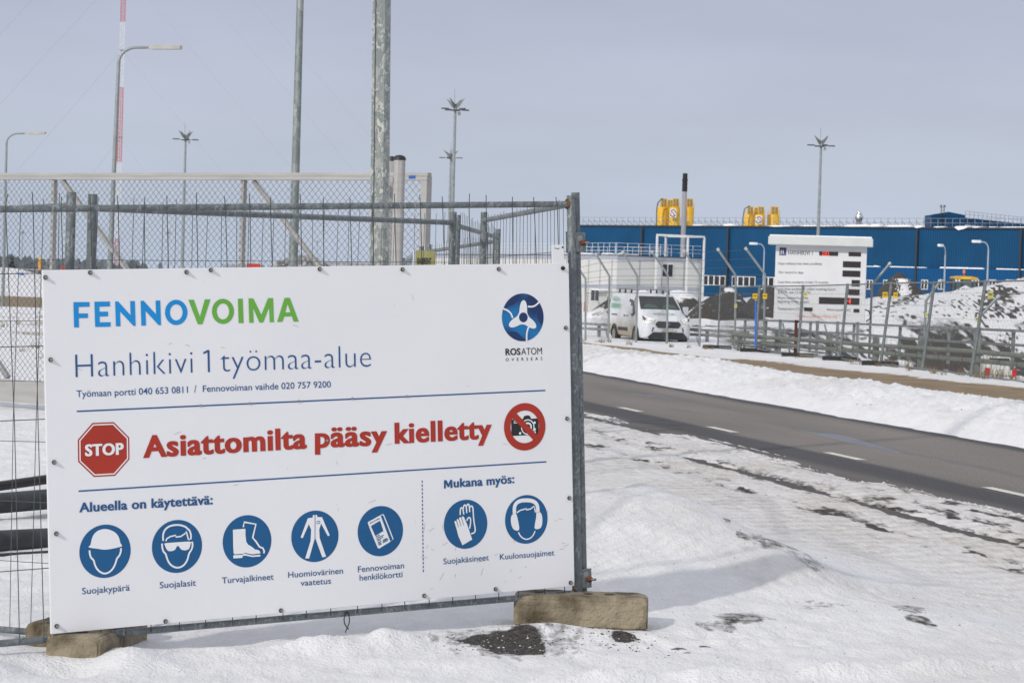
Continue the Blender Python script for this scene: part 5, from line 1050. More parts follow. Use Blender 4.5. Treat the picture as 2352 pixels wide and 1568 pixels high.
    for x in (2161, 2169): p_ = px(x, 487, Y); mb.tube([p_ - Vector((0, 0, .3)), p_ + Vector((0, 0, .9))], .03, 4); mb.box(p_.x - .14, p_.x + .14, p_.y - .05, p_.y + .05, p_.z + .6, p_.z + .9)
    mb.build('antenna', RAILM, TH)
    return fr, H
hall()
def silos():
    YM = mat('silo_yellow', (.72, .42, .012), .5, 0, .08, .6); GR = mat('filter_grille', (.20, .19, .15), .7, 0, .3, 3)
    T = thing('silo', 'x y z w', 'silo', (0, 0, 0)); H = 13.2; r = .82
    MB().lathe([(r, 0), (r, H), (r * .97, H + .06)], (0, 0, 0), 24).build('tank', YM, T, True, local=True)
    mb = MB(); mb.box(-.35, .62, -.5, .5, H + .06, H + 1.40); mb.build('filter_box', YM, T, local=True, bevel=.03)
    mb = MB()
    for x in (-.28, .16): mb.box(x, x + .30, -.54, -.51, H + .2, H + 1.28)
    mb.build('grille', GR, T, local=True)
    mb = MB()
    for a in np.linspace(0, 2 * math.pi, 11)[:-1]: mb.tube([(r * math.cos(a), r * math.sin(a), H + .05), (r * math.cos(a), r * math.sin(a), H + .75)], .018, 4)
    for h in (.4, .75): mb.tube([(r * math.cos(a), r * math.sin(a), H + h) for a in np.linspace(0, 2 * math.pi, 17)], .016, 4)
    mb.build('top_railing', YM, T, local=True); first = True
    for x, y, Y, lb in ((1522.5, 477, 346, 'tall yellow silo at the left of the group cut by the chimney'), (1550, 477, 344, 'tall yellow silo with a plaque just left of the chimney'), (1582, 477, 346, 'tall yellow silo right of the chimney'), (1538, 480, 349, 'tall yellow silo hidden behind the others left of the chimney'),
                        (1721, 494, 372, 'left silo of the lower yellow group above the notice board'), (1746, 494, 369, 'middle silo with a plaque in the lower yellow group'), (1776.5, 494, 371, 'right silo of the lower yellow group, standing apart'), (1737, 496, 374, 'rearmost silo of the lower yellow group')):
        p = px(x, y, Y); k = T if first else dup(T, (0, 0, 0)); first = False; s = (p.z + .9) / (H + .9); k.location = (p.x, p.y, p.z - H); k['label'] = lb; k['group'] = 'yellow silos behind the hall'
        if x > 1770: k.scale = (1.25, 1.25, 1)
    for x, y, Y, lb in ((1546, 490, 342.5, 'square white plaque with a red and black round emblem on the taller silo group'), (1743, 505, 367.5, 'square white plaque with a red and black round emblem on the lower silo group')):
        p = px(x, y, Y); fr = Frame(p, (1, 0, 0), (0, 0, 1), (0, -1, 0)); T2 = thing('silo_plaque', lb, 'sign', p, 'white plaques on the silos'); MB().prism([(-.5, -.66), (.5, -.66), (.5, .66), (-.5, .66)], fr, -.1, 0).build('plate', WHITEP, T2)
        mb = MB(); stroke(mb, [(.42 * math.cos(a), .5 * math.sin(a)) for a in np.linspace(R_(10), R_(150), 14)], .12, fr, .01); stroke(mb, [(.42 * math.cos(a), .5 * math.sin(a)) for a in np.linspace(R_(190), R_(330), 14)], .12, fr, .01); mb.build('emblem_ring', BLKI, T2)
        mb = MB(); stroke(mb, [(-.24, -.05), (-.12, .28), (.0, .05), (.02, -.05)], .1, fr, .012); stroke(mb, [(.02, .12), (.1, -.2), (.22, .02), (.3, -.28)], .1, fr, .012); stroke(mb, [(-.05, -.28), (.2, -.32)], .09, fr, .012); mb.build('emblem_letters', mat('plaque_red', (.55, .03, .03), .5), T2)
    for pts, Y, lb in (([(1508, 520), (1508.5, 480), (1511, 466), (1519, 457)], 345, 'dark filling pipe curving over the left of the taller silos'), ([(1707, 520), (1707, 497), (1710, 480), (1719, 474)], 371, 'dark filling pipe curving over the left of the lower silos')):
        q = [px(x, y, Y - 1.2) for x, y in pts]; q[0].z = 0; m_ = mat('filling_pipe', (.10, .11, .13), .5, .2); T3 = thing('filling_pipe', lb, 'pipe', q[0], 'filling pipes'); mb = MB(); mb.tube([q[0]] + smooth_pts([(v.x, v.z) for v in q[1:]], 1) and [q[0]] + q[1:], .09, 8); mb.build('pipe', m_, T3, True); mb = MB(); d = Vector((.3, 0, .0)); mb.tube([q[-1], q[-1] + d], .11, 8); mb.build('elbow_flange', m_, T3, True)
silos()
def chimney():
    p = px(1564.5, 690, 226); t = px(1570, 398, 226); k = px(1569, 440, 226); T = thing('chimney', 'slim grey chimney with a black top in front of the yellow silos', 'chimney', (p.x, p.y, -1))
    c = Vector((p.x, p.y, 0)); MB().lathe([(.26, -1), (.235, k.z)], c, 18).build('shaft', mat('chimney_grey', (.33, .32, .34), .55, 0, .06, .8), T, True)
    MB().lathe([(.26, k.z), (.26, t.z - .75), (.29, t.z - .73), (.29, t.z - .6), (.24, t.z - .58), (.24, t.z - .05), (.18, t.z)], c, 18).build('black_top', mat('chimney_black', (.015, .013, .014), .7), T, True)
chimney()
# site office of stacked modules
def office():
    C_ = px(1418, 585, 200); rt = px(1612, 591, 205); lf = px(960, 590, 246)
    zr_ = C_.z; zf = 1.62; z0 = -1.3; OW = mat('office_panel', (.60, .60, .575), .55, 0, .05, .5); OG = mat('office_grey', (.36, .385, .44), .5, 0, .06, .6); GRV = mat('panel_joint', (.28, .29, .31), .6)
    T = thing('site_office', 'two storey pale grey module office with a white roof railing, behind the van', 'building', (C_.x, C_.y + 3, z0)); frs = []
    A, B, D = Vector((lf.x, lf.y, 0)), Vector((C_.x, C_.y, 0)), Vector((rt.x, rt.y, 0)); back = Vector((D.x - 2.5, D.y + 9, 0)); bl = Vector((A.x + 3, A.y + 9, 0))
    def body(z_0, z_1, off): 
        P = [A, B, D, back, bl]; mb = MB(); c = sum(P, Vector()) / 5
        P = [p + (p - c).normalized() * off for p in P]; mb.add([p + Vector((0, 0, z_0)) for p in P] + [p + Vector((0, 0, z_1)) for p in P], [tuple(range(5))[::-1], tuple(range(5, 10))] + [(i, (i + 1) % 5, 5 + (i + 1) % 5, 5 + i) for i in range(5)]); return mb
    body(z0, zr_ - .42, 0).build('wall', OW, T); body(zr_ - .42, zr_ - .07, .06).build('fascia', OG, T); body(zr_ - .07, zr_, .12).build('roof_edge', TRIM, T); body(zf - .32, zf, .05).build('floor_band', OG, T)
    for P0, P1 in ((A, B), (B, D)): u = (P1 - P0); L_ = u.length; u.normalize(); frs.append((Frame(P0, u, (0, 0, 1), (u.y, -u.x, 0)), L_))
    for fr, L_ in frs:
        k = 2.45
        while k < L_ - .3:
            for za, zb_ in ((zf + .02, zr_ - .44), (z0, zf - .34)): MB().prism([(k - .035, za), (k + .035, za), (k + .035, zb_), (k - .035, zb_)], fr, .001, .04).build('joint_strip', GRV, T)
            k += 2.45
    fr, L_ = frs[1]; fl, Ll = frs[0]
    def win(fr, x, y0, y1, x1):
        (ua, va), (ub, vb_) = fr.uv(x, y1), fr.uv(x1, y0); f = MB().prism([(ua, va), (ub, va), (ub, vb_), (ua, vb_)], fr, .0, .06).build('window', WFR, T); m = (ua + ub) / 2
        for a, b_ in ((ua + .07, m - .05), (m + .05, ub - .07)): MB().prism([(a, va + .08), (b_, va + .08), (b_, vb_ - .07), (a, vb_ - .07)], fr, .061, .07).build('pane', DARKG, f)
    win(fr, 1519, 606, 637, 1546); win(fl, 1358, 664, 692, 1378)
    for x in (1120, 1190, 1260): win(fl, x, 607, 634, x + 20)
    d = fl.uv(1322, 700); MB().prism([(d[0], z0), (d[0] + 1.0, z0), (d[0] + 1.0, z0 + 2.2), (d[0], z0 + 2.2)], fl, .0, .05).build('door', mat('office_door', (.55, .55, .53), .5), T)
    d = fl.uv(1380, 655); MB().prism([(d[0], zf - .5), (d[0] + 1.7, zf - .5), (d[0] + 1.7, zf - .42), (d[0], zf - .4)], fl, .0, .9).build('canopy', SNOWM, T)
    mb = MB(); p = fl.pt(fl.uv(1347, 700)[0], z0, .2); mb.tube([p, p + Vector((0, 0, 1.35))], .05, 6); mb.build('red_standpipe', RED, T)
    mb = MB(); RWH = mat('rail_white', (.62, .64, .67), .5)
    for fr_, L2 in frs:
        for h in (.38, .7, 1.05): mb.tube([fr_.pt(0, zr_ + h, -.15), fr_.pt(L2, zr_ + h, -.15)], .022, 4)
        k = 0
        while k < L2 + .01: mb.tube([fr_.pt(k, zr_, -.15), fr_.pt(k, zr_ + 1.05, -.15)], .03, 4); k += 1.2
    mb.build('roof_railing', RWH, T)
    mb = MB()
    for h in (.38, .7, 1.05): mb.tube([bl + Vector((0, 0, zr_ + h)), back + Vector((0, 0, zr_ + h))], .022, 4)
    for i in range(30): p = bl.lerp(back, i / 29); mb.tube([p + Vector((0, 0, zr_)), p + Vector((0, 0, zr_ + 1.05))], .03, 4)
    mb.build('roof_railing', RWH, T)
    mb = MB(); rnd = random.Random(8)
    for x, w in ((1450, 2.2), (1380, 1.3), (1330, 1.6)):
        f = fr if x > 1418 else fl; k = f.uv(x, 585)[0]; mb.prism([(k - w / 2, zr_ + .002), (k + w / 2, zr_ + .002), (k + w * .35, zr_ + .13), (k - w * .2, zr_ + .2)], f, -1.2, -.3)
    mb.build('roof_snow', SNOWM, T)
    # white steel frame at the end
    T2 = thing('steel_frame', 'white painted open steel frame standing over the end of the office roof', 'frame', (fr.pt(fr.uv(1567, 600)[0], z0, .6)))
    zt = px(1567, 540, 204).z; P = [fr.uv(x, 600)[0] for x in (1501, 1567, 1609)]; c = .45
    for k, cc in ((P[0], c), (P[1], c + .3), (P[2], c), (P[1] + .3, -3.0)):
        MB().obox(fr.pt(k, 0, cc), fr.u, Vector((0, 0, 1)), fr.n, (-.075, .075), (z0, zt - .17), (-.075, .075)).build('column', WFR, T2)
    for a, b_ in (((P[0], c), (P[1], c + .3)), ((P[1], c + .3), (P[2], c)), ((P[0], c), (P[1] + .3, -3.0)), ((P[2], c), (P[1] + .3, -3.0))):
        MB().bar(fr.pt(a[0], zt - .09, a[1]), fr.pt(b_[0], zt - .09, b_[1]), .16, .16).build('beam', WFR, T2)
office()
# pale building far left of the office, grey shed
for x0, x1, y, Y, m_, lb in ((640, 985, 597, 360, mat('far_wall_pale', (.50, .51, .52), .7, 0, .06, .2), 'long pale flat roofed building far behind the gate, left of the module office'), (512, 592, 606, 420, mat('far_wall_grey', (.44, .46, .48), .7, 0, .06, .2), 'low grey shed far away behind the gate')):
    p, q = px(x0, y, Y), px(x1, y, Y); T = thing('flat_roofed_building', lb, 'building', ((p.x + q.x) / 2, Y + 5, 0)); MB().box(p.x, q.x, Y, Y + 10, -1, p.z - .35).build('wall', m_, T); MB().box(p.x - .2, q.x + .2, Y - .2, Y + 10.2, p.z - .35, p.z).build('roof', mat('far_roof', (.32, .33, .35), .7), T)
    mb = MB(); k = p.x + 1.2
    while k < q.x - 2: MB().box(k, k + 1.3, Y - .05, Y - .01, p.z - 2.0, p.z - 1.0).build('window', DARKG, T); k += 5.5
# lamps before the hall
def small_lamp():
    T = thing('street_lamp', 'x y z w', 'street lamp'); H = 6.2; pts = [(0, 0, 0), (0, 0, H - .7)] + [(-.45 + .45 * math.cos(a), 0, H - .7 + .6 * math.sin(a)) for a in np.linspace(.2, 1.5, 6)] + [(-.62, 0, H - .1)]
    MB().tube(pts, [.085, .06] + [.05] * 7, 8).build('pole', mat('pale_lamp_steel', (.36, .42, .50), .45, .2), T, True, local=True)
    mb = MB(); fr = Frame((-.95, 0, H - .1), (1, 0, 0), (0, 1, 0), (0, 0, 1)); mb.prism([(-.4, -.1), (-.25, -.2), (.2, -.18), (.35, -.06), (.35, .06), (.2, .18), (-.25, .2), (-.4, .1)], fr, -.09, .12); mb.build('lamp_head', WHITEP, T, local=True, bevel=.04)
    MB().lathe([(.14, 0), (.14, .04), (.1, .05)], (0, 0, 0), 10).build('base_plate', LAMPST, T, local=True); return T
SL = small_lamp(); g_ = 'lamps in front of the blue hall'
for i, (x, y, Y, lb) in enumerate(((1756, 558, 215, 'small curved lamp in front of the blue hall, left of the notice board'), (2172, 562, 210, 'small curved lamp in front of the hall window left of the tractor'), (2271, 553, 200, 'small curved lamp in front of the hall right of the tractor'))):
    t = px(x, y, Y); s = (t.z + .6) / 6.2; k = SL if i == 0 else dup(SL, (0, 0, 0)); k.location = (t.x, t.y, -.6); k.scale = (s, s, s); k.rotation_euler = (0, 0, (0, R_(55), R_(10))[i]); k['label'] = lb; k['group'] = g_

# heaps of soil and snow
GM = bpy.data.materials['snow_ground']
def heap(label, x, yb, Y, w, h, d, seed, cov, z=None, cat='soil heap', name='soil_heap', skew=0.):
    p = px(x, yb, Y); zb = p.z if z is None else z; T = (p.x, p.y, zb); na, nr_ = 84, 30; rr = np.linspace(0, 1, nr_); tt = np.linspace(0, 2 * math.pi, na, endpoint=False)
    Rg, Tg = np.meshgrid(rr, tt, indexing='ij'); wob = .8 + .4 * fbm(np.cos(Tg) * 1.5 + seed, np.sin(Tg) * 1.5, seed); X = Rg * np.cos(Tg) * w / 2 * wob; Y_ = Rg * np.sin(Tg) * d / 2 * wob
    prof = (1 - Rg ** 1.35) ; Z = h * np.clip(prof, 0, 1) * (1 + .22 * (fbm(X * .9 + seed, Y_ * .9, seed, 4) - .5) * 2) + .05 * h * (fbm(X * 3, Y_ * 3, seed + 5) - .5) - .25 * Rg ** 6; X = X + skew * Z
    J = RNG.normal(0, 1, X.shape); soil = cov(X / w + .035 * J, Y_ / d, Z / h, fbm(X * 1.6 + seed, Y_ * .9 + Z * 1.4, seed + 9, 5) + .05 * J) * (.72 + .28 * (RNG.random(X.shape) > .12))
    me = bpy.data.meshes.new(name); vs = np.stack([X, Y_, Z], -1).reshape(-1, 3); fs = [(i * na + j, i * na + (j + 1) % na, (i + 1) * na + (j + 1) % na, (i + 1) * na + j) for i in range(nr_ - 1) for j in range(na)]
    me.from_pydata(vs.tolist(), [], [f[::-1] for f in fs]); me.update(); me.shade_smooth(); a = me.color_attributes.new('cover', 'FLOAT_COLOR', 'POINT'); cl = np.zeros((len(vs), 4), np.float32); cl[:, 1] = np.clip(soil, 0, 1).ravel(); a.data.foreach_set('color', cl.ravel()); me.materials.append(GM)
    o = bpy.data.objects.new(name, me); SC.collection.objects.link(o); o.location = T; tag(o, label, cat, 'heaps of soil and snow')
th = lambda t, n: sst(t - .05, t + .05, n)
heap('dark soil heap with snowy foot half hidden by the rear of the van', 1432, 733, 150, 5.6, 1.55, 7, 3, lambda x, y, z, n: th(.42, n + .5 * z - .35 * (x < -.2)))
heap('dark soil heap just right of the van windscreen', 1578, 728, 158, 4.0, 1.5, 6, 4, lambda x, y, z, n: th(.36, n + .3 * (x > -.1) - .6 * sst(.8, .95, z)))
heap('broad dark soil heap between the van and the blue stake', 1648, 727, 152, 4.6, 1.45, 7, 5, lambda x, y, z, n: 1 - .9 * sst(.62, .7, n) * (x < -.1))
heap('snow capped dark heap behind the broad one', 1674, 712, 176, 4.2, 1.75, 7, 6, lambda x, y, z, n: th(.40, n + .12 - .5 * sst(.78, .92, z)))
heap('dark heap beside the left edge of the notice board', 1766, 722, 165, 5.2, 1.9, 8, 7, lambda x, y, z, n: th(.40, n + .15 * z))
heap('low snow covered heap in front of the module office', 1552, 700, 182, 5.5, 1.3, 7, 8, lambda x, y, z, n: sst(.66, .72, n), name='snow_heap', cat='snow heap')
heap('long low snow covered heap behind the van roof', 1480, 706, 186, 6.5, 1.5, 7, 12, lambda x, y, z, n: sst(.7, .76, n), name='snow_heap', cat='snow heap')
heap('pointed dark gravel heap in front of the hall, right of the notice board', 2070, 690, 186, 4.6, 2.15, 7, 9, lambda x, y, z, n: 1 - th(.5, n * .6 + .3 * (abs(x + .02) < .09)) * sst(.9, .75, z), skew=-.1)
heap('snowy mottled heap below the yellow tractor', 2216, 690, 166, 3.6, 1.0, 6, 10, lambda x, y, z, n: th(.58, n))
heap('dark topped snow hill at the right edge', 2375, 705, 172, 9, 2.6, 9, 11, lambda x, y, z, n: th(.62, n * .5 + .45 * z))
heap('grey brown gravel heap far behind the gate', 690, 628, 200, 7.5, 1.7, 8, 13, lambda x, y, z, n: .45 + .3 * n, name='gravel_heap', cat='gravel heap')

# ------------------------------------------------------------------ vehicles
def loft(stations, prof, smooth=True):
    mb = MB(); n = len(prof) * 2; V = []
    for y, b_, t, w in stations:
        ring = [(fx * w, b_ + fz * (t - b_)) for fx, fz in prof]; ring = ring + [(-x, z) for x, z in ring[::-1]]
        V += [(x, y, z) for x, z in ring]
    m = len(stations); mb.add(V, [(i * n + k, i * n + (k + 1) % n, (i + 1) * n + (k + 1) % n, (i + 1) * n + k) for i in range(m - 1) for k in range(n)] + [tuple(range(n))[::-1], tuple((m - 1) * n + k for k in range(n))]); return mb
BPROF = [(.80, 0), (.96, .05), (1, .16), (1, .42), (.985, .56), (.94, .78), (.88, .93), (.78, .985), (.45, 1.0)]
CARW = mat('van_white_paint', (.66, .68, .70), .3, 0, .03, 2, spec=.5); GLASS = mat('windscreen_glass', (.018, .024, .022), .08, 0, .5, 3, spec=.7); TYRE = mat('tyre_rubber', (.022, .022, .022), .85); RIM = mat('wheel_rim', (.30, .28, .25), .5, .4)
def wheel(T, x, y, r, w, side):
    mb = MB(); P = [(x + side * d, y, r) for d in (-w / 2, -w / 2 + .03, w / 2 - .03, w / 2)]; mb.tube(P, [r * .93, r, r, r * .93], 20); t = mb.build('wheel', TYRE, T, True, local=True)
    mb = MB(); mb.tube([(x + side * (w / 2 - .01), y, r), (x + side * (w / 2 + .012), y, r)], r * .64, 14); k = mb.build('rim', RIM, t, local=True)
def van():
    Y = 91.; p = px(1543, 788, Y); z = p.z + .0; T = thing('parked_van', 'white delivery van with muddy flanks and a roof rack, facing the road', 'van', (p.x - .80, p.y + 2.4, z))
    m = bpy.data.materials.new('white_paint_with_road_dirt'); m.use_nodes = True; t = m.node_tree; L = t.links.new; P = t.nodes['Principled BSDF']; P.inputs['Roughness'].default_value = .32
    c = t.nodes.new('ShaderNodeTexCoord'); s = t.nodes.new('ShaderNodeSeparateXYZ'); L(c.outputs['Object'], s.inputs[0]); n = t.nodes.new('ShaderNodeTexNoise'); n.inputs['Scale'].default_value = 1.6; n.inputs['Detail'].default_value = 5; L(c.outputs['Object'], n.inputs[0])
    a = t.nodes.new('ShaderNodeMath'); a.operation = 'MULTIPLY_ADD'; L(n.outputs[0], a.inputs[0]); a.inputs[1].default_value = -.7; L(s.outputs[2], a.inputs[2])
    r = t.nodes.new('ShaderNodeMapRange'); r.inputs[1].default_value = .05; r.inputs[2].default_value = .75; r.inputs[3].default_value = .95; r.inputs[4].default_value = 0; L(a.outputs[0], r.inputs[0])
    b_ = t.nodes.new('ShaderNodeMapRange'); b_.inputs[1].default_value = -1.75; b_.inputs[2].default_value = -1.2; L(s.outputs[1], b_.inputs[0]); k = t.nodes.new('ShaderNodeMath'); k.operation = 'MULTIPLY'; L(r.outputs[0], k.inputs[0]); L(b_.outputs[0], k.inputs[1])
    x = t.nodes.new('ShaderNodeMixRGB'); L(k.outputs[0], x.inputs[0]); x.inputs[1].default_value = (.68, .70, .72, 1); x.inputs[2].default_value = (.36, .29, .19, 1); L(x.outputs[0], P.inputs['Base Color'])
    ST = [(-2.50, .42, .86, .72), (-2.47, .32, .99, .84), (-2.38, .27, 1.08, .93), (-2.1, .25, 1.16, .975), (-1.75, .25, 1.24, .99), (-1.52, .25, 1.33, .99), (-1.15, .25, 1.60, .99), (-.78, .25, 1.86, .99), (-.5, .25, 1.94, .99), (.3, .25, 1.97, .99), (2.1, .25, 1.96, .99), (2.38, .27, 1.92, .98), (2.48, .35, 1.75, .95)]
    b = loft(ST, BPROF).build('body', m, T, True, local=True)
    q = MB(); q.add([(-.80, -1.47, 1.372), (.80, -1.47, 1.372), (.70, -.80, 1.862), (-.70, -.80, 1.862)], [(0, 1, 2, 3)]); q.add([(-.80, -1.47, 1.342), (.80, -1.47, 1.342)], []); w = q.build('windscreen', GLASS, T, local=True)
    q = MB()
    for x0 in (-.35, .4): q.add([(x0 - .3, -1.42, 1.416), (x0 + .3, -1.42, 1.416), (x0 + .22, -1.25, 1.54), (x0 - .1, -1.2, 1.575), (x0 - .25, -1.3, 1.505)], [(0, 1, 2, 3, 4)])
    q.build('dashboard_clutter', mat('hi_vis_clutter', (.05, .10, .13), .7, col2=(.09, .12, .04), scale=9), w, local=True)
    for sd in (-1, 1):
        X = lambda z: sd * (.99 * np.interp((z - .25) / 1.68, [.42, .56, .78, .93], [1, .985, .94, .88]) + .012)
        P_ = [(-1.30, 1.18), (-1.02, 1.52), (-.82, 1.70), (-.30, 1.74), (-.30, 1.18)]; q = MB(); q.add([(X(zz), yy, zz) for yy, zz in P_], [tuple(range(5)) if sd > 0 else tuple(range(5))[::-1]]); q.build('side_window', GLASS, T, local=True)
        q = MB(); q.obox((sd * 1.0, -.55, .50), Vector((1, 0, 0)), Vector((0, 1, 0)), Vector((0, 0, 1)), (-.01, .02), (.15, 1.45), (0, .13)); q.build('side_moulding', BLACKP, T, local=True)
        q = MB(); q.obox((sd * .995, 0, 1.08), Vector((1, 0, 0)), Vector((0, 1, 0)), Vector((0, 0, 1)), (-.01, .02), (1.1, 1.85), (0, .04)); q.build('door_rail', BLACKP, T, local=True)
        for yy in (-.32, .05): q = MB(); q.obox((sd * .995, yy, 1.06), Vector((1, 0, 0)), Vector((0, 1, 0)), Vector((0, 0, 1)), (-.01, .025), (-.08, .08), (0, .05)); q.build('door_handle', BLACKP, T, local=True)
        mi = MB(); mi.obox((sd * 1.13, -1.12, 1.16), Vector((1, 0, 0)), Vector((0, 1, 0)), Vector((0, 0, 1)), (-.11, .11), (-.05, .08), (0, .32)); k_ = mi.build('mirror', CARW, T, local=True, bevel=.03)
        ar = MB(); ar.obox((sd * 1.02, -1.1, 1.10), Vector((1, 0, 0)), Vector((0, 1, 0)), Vector((0, 0, 1)), (-.05, .12), (-.04, .04), (0, .08)); ar.build('mirror_arm', BLACKP, k_, local=True)
        hl = MB(); F = [(sd * .50, -2.46, .99), (sd * .86, -2.30, 1.08), (sd * .95, -2.17, 1.16), (sd * .955, -2.25, .93), (sd * .80, -2.43, .84), (sd * .60, -2.49, .88)]
        fr_ = [(x, y - .03, zz) for x, y, zz in F]; hl.add(fr_, [tuple(range(6)) if sd < 0 else tuple(range(6))[::-1]]); h_ = hl.build('headlight', mat('lamp_bezel', (.10, .105, .11), .25), T, local=True)
        le = MB(); cx = sum(f[0] for f in fr_) / 6; cy = sum(f[1] for f in fr_) / 6 - .02; cz = sum(f[2] for f in fr_) / 6
        le.tube([(cx + (f[0] - cx) * .86, f[1] - .012, cz + (f[2] - cz) * .86) for f in fr_ + fr_[:1]], .018, 5); le.build('light_strip', mat('day_light_strip', (.8, .78, .7), .3, emit=((1, .94, .8), .35)), h_, local=True)
        le = MB(); le.lathe([(.05, -.03), (.05, .03)], (sd * .74, -2.44, .98), 10); le.build('lens', mat('lamp_lens', (.75, .75, .72), .1, emit=((1, .97, .9), .4)), h_, local=True)
        fg = MB(); fg.add([(sd * x, y, zz) for x, y, zz in ((.56, -2.52, .70), (.92, -2.37, .72), (.93, -2.36, .60), (.80, -2.45, .52), (.60, -2.52, .55))], [tuple(range(5)) if sd < 0 else tuple(range(5))[::-1]]); fg.build('fog_light_housing', BLACKP, T, local=True)
        wheel(T, sd * .90, -1.55, .33, .22, sd); wheel(T, sd * .90, 1.42, .33, .22, sd)
        for yy in (-1.55, 1.42): q = MB(); q.tube([(sd * 1.0, yy + .38 * math.cos(a), .33 + .38 * math.sin(a)) for a in np.linspace(-.2, math.pi + .2, 14)], .035, 6); q.build('wheel_arch', mat('arch_shadow_rubber', (.02, .02, .02), .8), T, local=True)
        ra = MB(); ra.tube([(sd * .62, -.45, 2.06), (sd * .64, .5, 2.12), (sd * .64, 2.2, 2.11)], .025, 6); rk = ra.build('roof_rack_rail', mat('rack_grey', (.25, .25, .24), .5, .4), T, local=True)
        for yy in (-.4, .35, 1.2, 2.0): f_ = MB(); f_.bar((sd * .66, yy, 1.90), (sd * .64, yy, 2.10), .06, .05, (0, 1, 0)); f_.build('rack_foot', BLACKP, rk, local=True)
    g = MB(); g.add([(x, y, zz) for x, y, zz in ((-.42, -2.535, .93), (.42, -2.535, .93), (.52, -2.525, .82), (.42, -2.54, .69), (-.42, -2.54, .69), (-.52, -2.525, .82))], [(0, 5, 4, 3, 2, 1)][:1]); gr = g.build('grille', BLACKP, T, local=True)
    g = MB()
    for zz in (.75, .81, .87): g.box(-.44, .44, -2.556, -2.545, zz, zz + .018)
    g.build('grille_bar', mat('grille_bar_grey', (.10, .10, .105), .4), gr, local=True)
    g = MB(); g.lathe([(.001, 0), (.06, .01)], (0, 0, 0), 16); bd = MB(); fr = Frame((0, -2.55, .835), (1, 0, 0), (0, 0, 1), (0, -1, 0)); bd.prism([(.10 * math.cos(a), .045 * math.sin(a)) for a in np.linspace(0, 2 * math.pi, 21)[:-1]], fr, 0, .015); bd.build('badge', mat('badge_blue', (.08, .11, .19), .3), gr, local=True)
    g = MB(); g.add([(-.60, -2.55, .52), (.60, -2.55, .52), (.80, -2.49, .33), (.70, -2.47, .24), (-.70, -2.47, .24), (-.80, -2.49, .33)], [(0, 5, 4, 3, 2, 1)]); g.build('lower_grille', BLACKP, T, local=True)
    g = MB(); g.box(-.27, .27, -2.575, -2.555, .555, .665); pl = g.build('number_plate', mat('plate_white', (.58, .57, .52), .6), T, local=True)
    g = MB(); rnd = random.Random(6)
    for i, xx in enumerate((-.17, -.09, .02, .09, .17)): g.box(xx - .018, xx + .018, -2.58, -2.577, .58, .64)
    g.build('plate_marks', mat('plate_dirt', (.20, .19, .17), .8), pl, local=True)
    GRN = mat('livery_green', (.02, .30, .10), .5); fs = Frame((-1.0, 0, 0), (0, -1, 0), (0, 0, 1), (-1, 0, 0))
    g = MB(); letters(g, 'DESTIA', fs, (-1.75, 1.64), (-.78, 1.64), .15, -.0, .02, 1.05); g.build('lettering', GRN, T, local=True)
    g = MB()
    for i in range(10): x0 = -1.98 + i * .135; poly(g, [(x0, 1.35), (x0 + .06, 1.35), (x0 + .12, 1.55), (x0 + .06, 1.55)], fs, .01)
    g.build('slanted_stripes', GRN, T, local=True)
    fh = Frame((0, -2.0, 1.20), (1, 0, 0), (0, .96, .25), (0, -.25, .97)); g = MB(); letters(g, 'DESTIA', fh, (-.42, -.10), (.42, -.10), .2, .012, .015, 1.1); g.build('lettering', GRN, T, local=True)
    T.rotation_euler = (0, 0, R_(13.5)); T.scale = (1.05, 1.05, 1.06); T.location.z -= .12; return T
van()
def small_car():
    Y = 118.; p = px(2297, 889, Y); T = thing('parked_car', 'rear of a pale car with red tail lights, behind the fence at the right edge', 'car', (p.x, p.y, p.z))
    ST = [(0, .35, .95, .78), (.04, .28, 1.0, .81), (.22, .25, 1.25, .82), (.5, .25, 1.52, .82), (.85, .25, 1.58, .82), (2.2, .25, 1.55, .82), (2.9, .25, 1.1, .82), (3.9, .3, .8, .78)]
    loft(ST, BPROF).build('body', mat('cream_white_paint', (.62, .62, .57), .35, 0, .04, 2), T, True, local=True)
    q = MB(); q.add([(-.62, .10, 1.02), (.62, .10, 1.02), (.52, .44, 1.50), (-.52, .44, 1.50)], [(0, 1, 2, 3)]); q.build('rear_window', GLASS, T, local=True)
    for sd in (-1, 1):
        q = MB(); q.obox((sd * .70, -.035, .70), Vector((1, 0, 0)), Vector((0, 1, 0)), Vector((0, 0, 1)), (-.10, .13), (0, .16), (-.20, .30)); q.build('tail_light', mat('tail_light_red', (.55, .01, .015), .25), T, local=True, bevel=.03)
        wheel(T, sd * .72, .75, .30, .2, sd); wheel(T, sd * .72, 3.2, .30, .2, sd)
    MB().box(-.80, .80, -.05, .06, .30, .46).build('bumper', mat('bumper_grey', (.12, .12, .12), .7), T, local=True, bevel=.03); MB().box(-.25, .25, -.03, -.015, .60, .71).build('number_plate', mat('plate_white', (.58, .57, .52), .6), T, local=True)
    MB().lathe([(.07, 0), (.05, .02)], (0, -.02, .9), 12).build('badge', mat('badge_grey', (.1, .1, .11), .4), T, local=True)
small_car()
